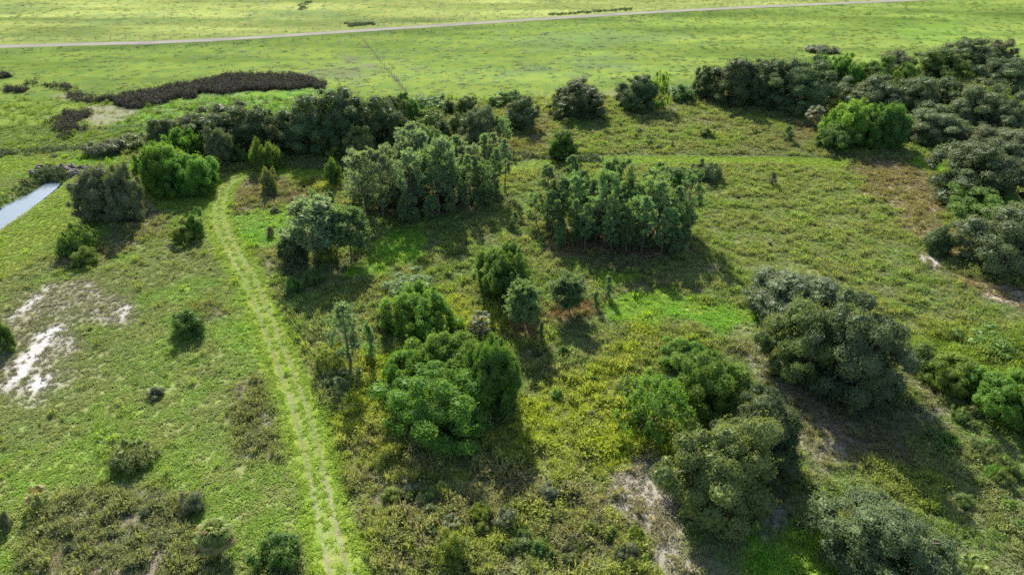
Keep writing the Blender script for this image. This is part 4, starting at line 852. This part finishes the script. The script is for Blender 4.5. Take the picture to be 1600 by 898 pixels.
M_TUFT = leaf_mat("ground_plants", (.74, .76, .72), (1.28, 1.26, 1.15), .46, (1.2, 1.15, .5), rough=.7, spec=.06, stuff=True)
M_REED = leaf_mat("reed_plants", (.7, .7, .7), (1.3, 1.25, 1.2), .12, (1.1, 1.1, .8), rough=.7, spec=.05, stuff=True)
def scatter(name, label, pts, rotz, scl, colr, protos, tilt=.12, seed=0):
    r = np.random.default_rng(seed); n = len(pts)
    me = bpy.data.meshes.new(name); me.vertices.add(n); me.vertices.foreach_set("co", np.asarray(pts, np.float32).ravel())
    for nm, ty, k, dat in (("irot", 'FLOAT_VECTOR', "vector", np.c_[r.normal(0, tilt, n), r.normal(0, tilt, n), rotz]), ("iscl", 'FLOAT_VECTOR', "vector", scl), ("tcol", 'FLOAT_COLOR', "color", np.c_[colr, np.ones(n)])):
        a = me.attributes.new(nm, ty, 'POINT'); a.data.foreach_set(k, np.asarray(dat, np.float32).ravel())
    me.update(); o = obj(name, me)
    ng = bpy.data.node_groups.new(name, 'GeometryNodeTree'); ng.interface.new_socket("Geometry", in_out='INPUT', socket_type='NodeSocketGeometry'); ng.interface.new_socket("Geometry", in_out='OUTPUT', socket_type='NodeSocketGeometry')
    N, Lk = ng.nodes, ng.links; gi = N.new("NodeGroupInput"); go = N.new("NodeGroupOutput"); ip = N.new("GeometryNodeInstanceOnPoints"); jn = N.new("GeometryNodeJoinGeometry")
    for m_ in protos:
        po = bpy.data.objects.new(m_.name, m_); oi = N.new("GeometryNodeObjectInfo"); oi.inputs[0].default_value = po; oi.inputs["As Instance"].default_value = True; Lk.new(oi.outputs["Geometry"], jn.inputs[0])
    ip.inputs["Pick Instance"].default_value = True
    for nm, sock in (("irot", "Rotation"), ("iscl", "Scale")):
        na = N.new("GeometryNodeInputNamedAttribute"); na.data_type = 'FLOAT_VECTOR'; na.inputs["Name"].default_value = nm; Lk.new(na.outputs["Attribute"], ip.inputs[sock])
    Lk.new(gi.outputs[0], ip.inputs["Points"]); Lk.new(jn.outputs[0], ip.inputs["Instance"]); Lk.new(ip.outputs[0], go.inputs[0])
    md = o.modifiers.new("scatter", 'NODES'); md.node_group = ng
    return tag(o, label, None, kind="stuff")

R_ = np.random.default_rng(21)
def sample(n, y0, y1, margin=10):
    """random ground points over the land in view, evenly spread"""
    y = y0 + (y1 - y0) * R_.random(int(n * 1.9)); hw = .76 * (y * math.cos(PITCH) + CAM_H * math.sin(PITCH)) + margin; hm = .76 * (y1 * math.cos(PITCH) + CAM_H * math.sin(PITCH)) + margin
    x = (R_.random(len(y)) * 2 - 1) * hm; k = np.abs(x) < hw; return x[k], y[k]
def wet(x, y): return (sd_poly(x, y, CANAL) > 1.2)
def clear_of_track(x, y):
    k = np.ones(len(x), bool)
    m = (x > TRACK[:, 0].min() - 3) & (x < TRACK[:, 0].max() + 3); d = np.full(len(x), 9.)
    d[m] = d_line(x[m], y[m], TRACK); wv = np.abs(d - .78); k &= ~((np.abs(d - .66) < .27) | ((d < 1.2) & (R_.random(len(x)) < .45))); 
    k &= d_line(x, y, ROAD[::8]) > 4.2
    return k
def plants_col(x, y, P):
    t = np.clip(sstep(.32, .68, fbm(x, y, 2.2, 301, 3)) + R_.normal(0, .22, len(x)), 0, 1)[:, None]
    c = P[:, 6:9] * (1 - t) + P[:, 9:12] * t
    return c * (.82 + .36 * R_.random((len(x), 1)))
# short grass
x, y = sample(150000, 30, 150); P = survey(x, y); k = (R_.random(len(x)) < P[:, 12] * .95) & wet(x, y) & clear_of_track(x, y); x, y, P = x[k], y[k], P[k]
n = len(x); hs = (.6 + .7 * R_.random(n)) * (.5 + .6 * P[:, 14])
scatter("grass", "short green pasture grass growing in tussocks", np.c_[x, y, terrain(x, y)], R_.random(n) * 6.28, np.c_[hs * 1.4, hs * 1.4, hs * .48], plants_col(x, y, P), [blade_tuft("grass_tuft", 40 + i, 22, .34, .36, .035, M_TUFT) for i in range(4)], seed=1)
# scrub and weeds
x, y = sample(140000, 30, 175); P = survey(x, y); lump = sstep(.30, .62, fbm(x, y, 2.4, 55, 3)); k = (R_.random(len(x)) < P[:, 13] * (.5 + .5 * lump)) & wet(x, y) & clear_of_track(x, y) & (d_line(x, y - .9, PATH[::3]) > 2.5) & (d_line(x, y, BACKTRACK[::3]) > 1.8); x, y, P, lump = x[k], y[k], P[k], lump[k]
n = len(x); hs = (.45 + .75 * R_.random(n)**1.3) * (.55 + .6 * lump) * (.35 + .75 * P[:, 14])
scatter("weeds", "tangled low scrub of olive, brown and yellow-green weeds", np.c_[x, y, terrain(x, y)], R_.random(n) * 6.28, np.c_[hs * 1.15, hs * 1.15, hs], plants_col(x, y, P), [weed_clump("weed_clump", 50 + i, 50, .62, .75, .21, .105, M_TUFT) for i in range(5)] + [blade_tuft("tall_grass", 56 + i, 40, .95, .55, .03, M_TUFT) for i in range(2)] + [blade_tuft("bunch_grass", 58, 60, .6, .75, .03, M_TUFT)], seed=2)
# coarse tussocks of the far pasture
x, y = sample(62000, 145, 420, 25); P = survey(x, y); dn = .35 + .65 * sstep(.4, .6, fbm(x, y, 9, 66, 3)); k = (R_.random(len(x)) < .42 * dn * (P[:, 12] + P[:, 13])) & wet(x, y) & clear_of_track(x, y); x, y, P = x[k], y[k], P[k]
n = len(x); hs = .55 + .9 * R_.random(n)
scatter("grass", "coarse yellow-green pasture grass on the far fields", np.c_[x, y, terrain(x, y)], R_.random(n) * 6.28, np.c_[hs * 1.5, hs * 1.5, hs * .2], plants_col(x, y, P), [weed_clump("tussock", 60 + i, 26, .62, .55, .42, .2, M_TUFT) for i in range(3)], seed=3)
# purple-brown reed beds
def fill(poly, n, inset=0.0):
    P = gp(poly); lo, hi = P.min(0) - 2, P.max(0) + 2; q = lo + (hi - lo) * R_.random((n * 4, 2)); sd = sd_poly(q[:, 0], q[:, 1], P) + (fbm(q[:, 0], q[:, 1], 3, 91) - .5) * 9; return q[sd < -inset][:n]
beds = [([(168, 158), (215, 146), (300, 130), (370, 119), (430, 117), (490, 126), (514, 138), (470, 140), (400, 141), (330, 146), (270, 157), (225, 167), (190, 166)], 5200),
        ([(84, 205), (90, 190), (112, 180), (136, 178), (122, 192), (116, 212), (96, 218)], 420), ([(0, 116), (26, 118), (26, 122), (0, 121)], 150), ([(32, 121), (70, 130), (112, 137), (112, 141), (60, 134), (30, 126)], 220),
        ([(12, 136), (30, 138), (50, 147), (40, 148), (14, 141)], 170), ([(104, 143), (130, 150), (158, 154), (156, 160), (120, 155), (104, 147)], 170)]
q = np.vstack([fill(*b) for b in beds]); n = len(q); hs = .5 + .75 * R_.random(n)
cc = np.array([.060, .053, .042])[None] * (.6 + .8 * R_.random((n, 1))); gr = R_.random(n) < .10; cc[gr] = [.10, .14, .04]
scatter("reeds", "purple-brown reed beds winding through the wet meadow", np.c_[q, terrain(q[:, 0], q[:, 1])], R_.random(n) * 6.28, np.c_[hs, hs, hs * 1.15], cc, [weed_clump("reed_clump", 70 + i, 30, .6, 1.2, .4, .12, M_REED) for i in range(3)], seed=4)
# dark rank growth along ditches, banks and the fence line, one strip standing in for bank shadow
def along(L, n, wd): i = R_.integers(0, len(L), n); return L[i] + R_.normal(0, wd, (n, 2))
q = np.vstack([fill([(0, 236), (60, 232), (130, 231), (130, 238), (60, 240), (0, 246)], 150), fill([(0, 300), (30, 288), (62, 272), (66, 282), (40, 300), (0, 320)], 90),
               fill([(538, 39), (560, 37), (580, 37), (578, 40), (550, 41)], 260), fill([(858, 22), (920, 18), (986, 13), (984, 16), (920, 21), (860, 25)], 420), fill([(468, 14), (474, 7), (482, 4), (484, 6), (476, 12), (470, 17)], 90),  # second strip: dark plants in place of a low bank's shadow
               fill([(820, 243), (900, 246), (940, 246), (940, 251), (870, 251)], 160), fill([(800, 300), (815, 300), (820, 312), (806, 312)], 0), fill([(60, 262), (112, 262), (118, 270), (96, 284), (92, 276), (66, 274)], 260)])
n = len(q); hs = .5 + .55 * R_.random(n); cc = np.array([.10, .135, .05])[None] * (.6 + .8 * R_.random((n, 1))) + R_.normal(0, .008, (n, 3)).clip(-.02, .02)
scatter("undergrowth", "dark rank growth along ditches, canal bank and fence line, partly standing for bank shadow", np.c_[q, terrain(q[:, 0], q[:, 1])], R_.random(n) * 6.28, np.c_[hs * 1.2, hs * 1.2, hs], cc, [weed_clump("rank_clump", 80 + i, 40, .6, .8, .3, .14, M_REED) for i in range(3)], seed=5)

# ------------------------------------------------------------------ the summer air
hv, hf = box_vf((-3650, -760, -3.2), (3650, 3950, 47.0))
M_AIR, hn, hl = mat("summer_air"); ho = hn.new("ShaderNodeOutputMaterial"); pvol = hn.new("ShaderNodeVolumePrincipled")
pvol.inputs["Color"].default_value = (.86, .93, 1.0, 1); pvol.inputs["Density"].default_value = .00008; pvol.inputs["Anisotropy"].default_value = .2
hl.new(pvol.outputs[0], ho.inputs["Volume"])
if HAZE: tag(obj("haze", mesh_np("haze", hv, hf, [M_AIR])), "thin pale summer haze over the whole land", None, kind="stuff")
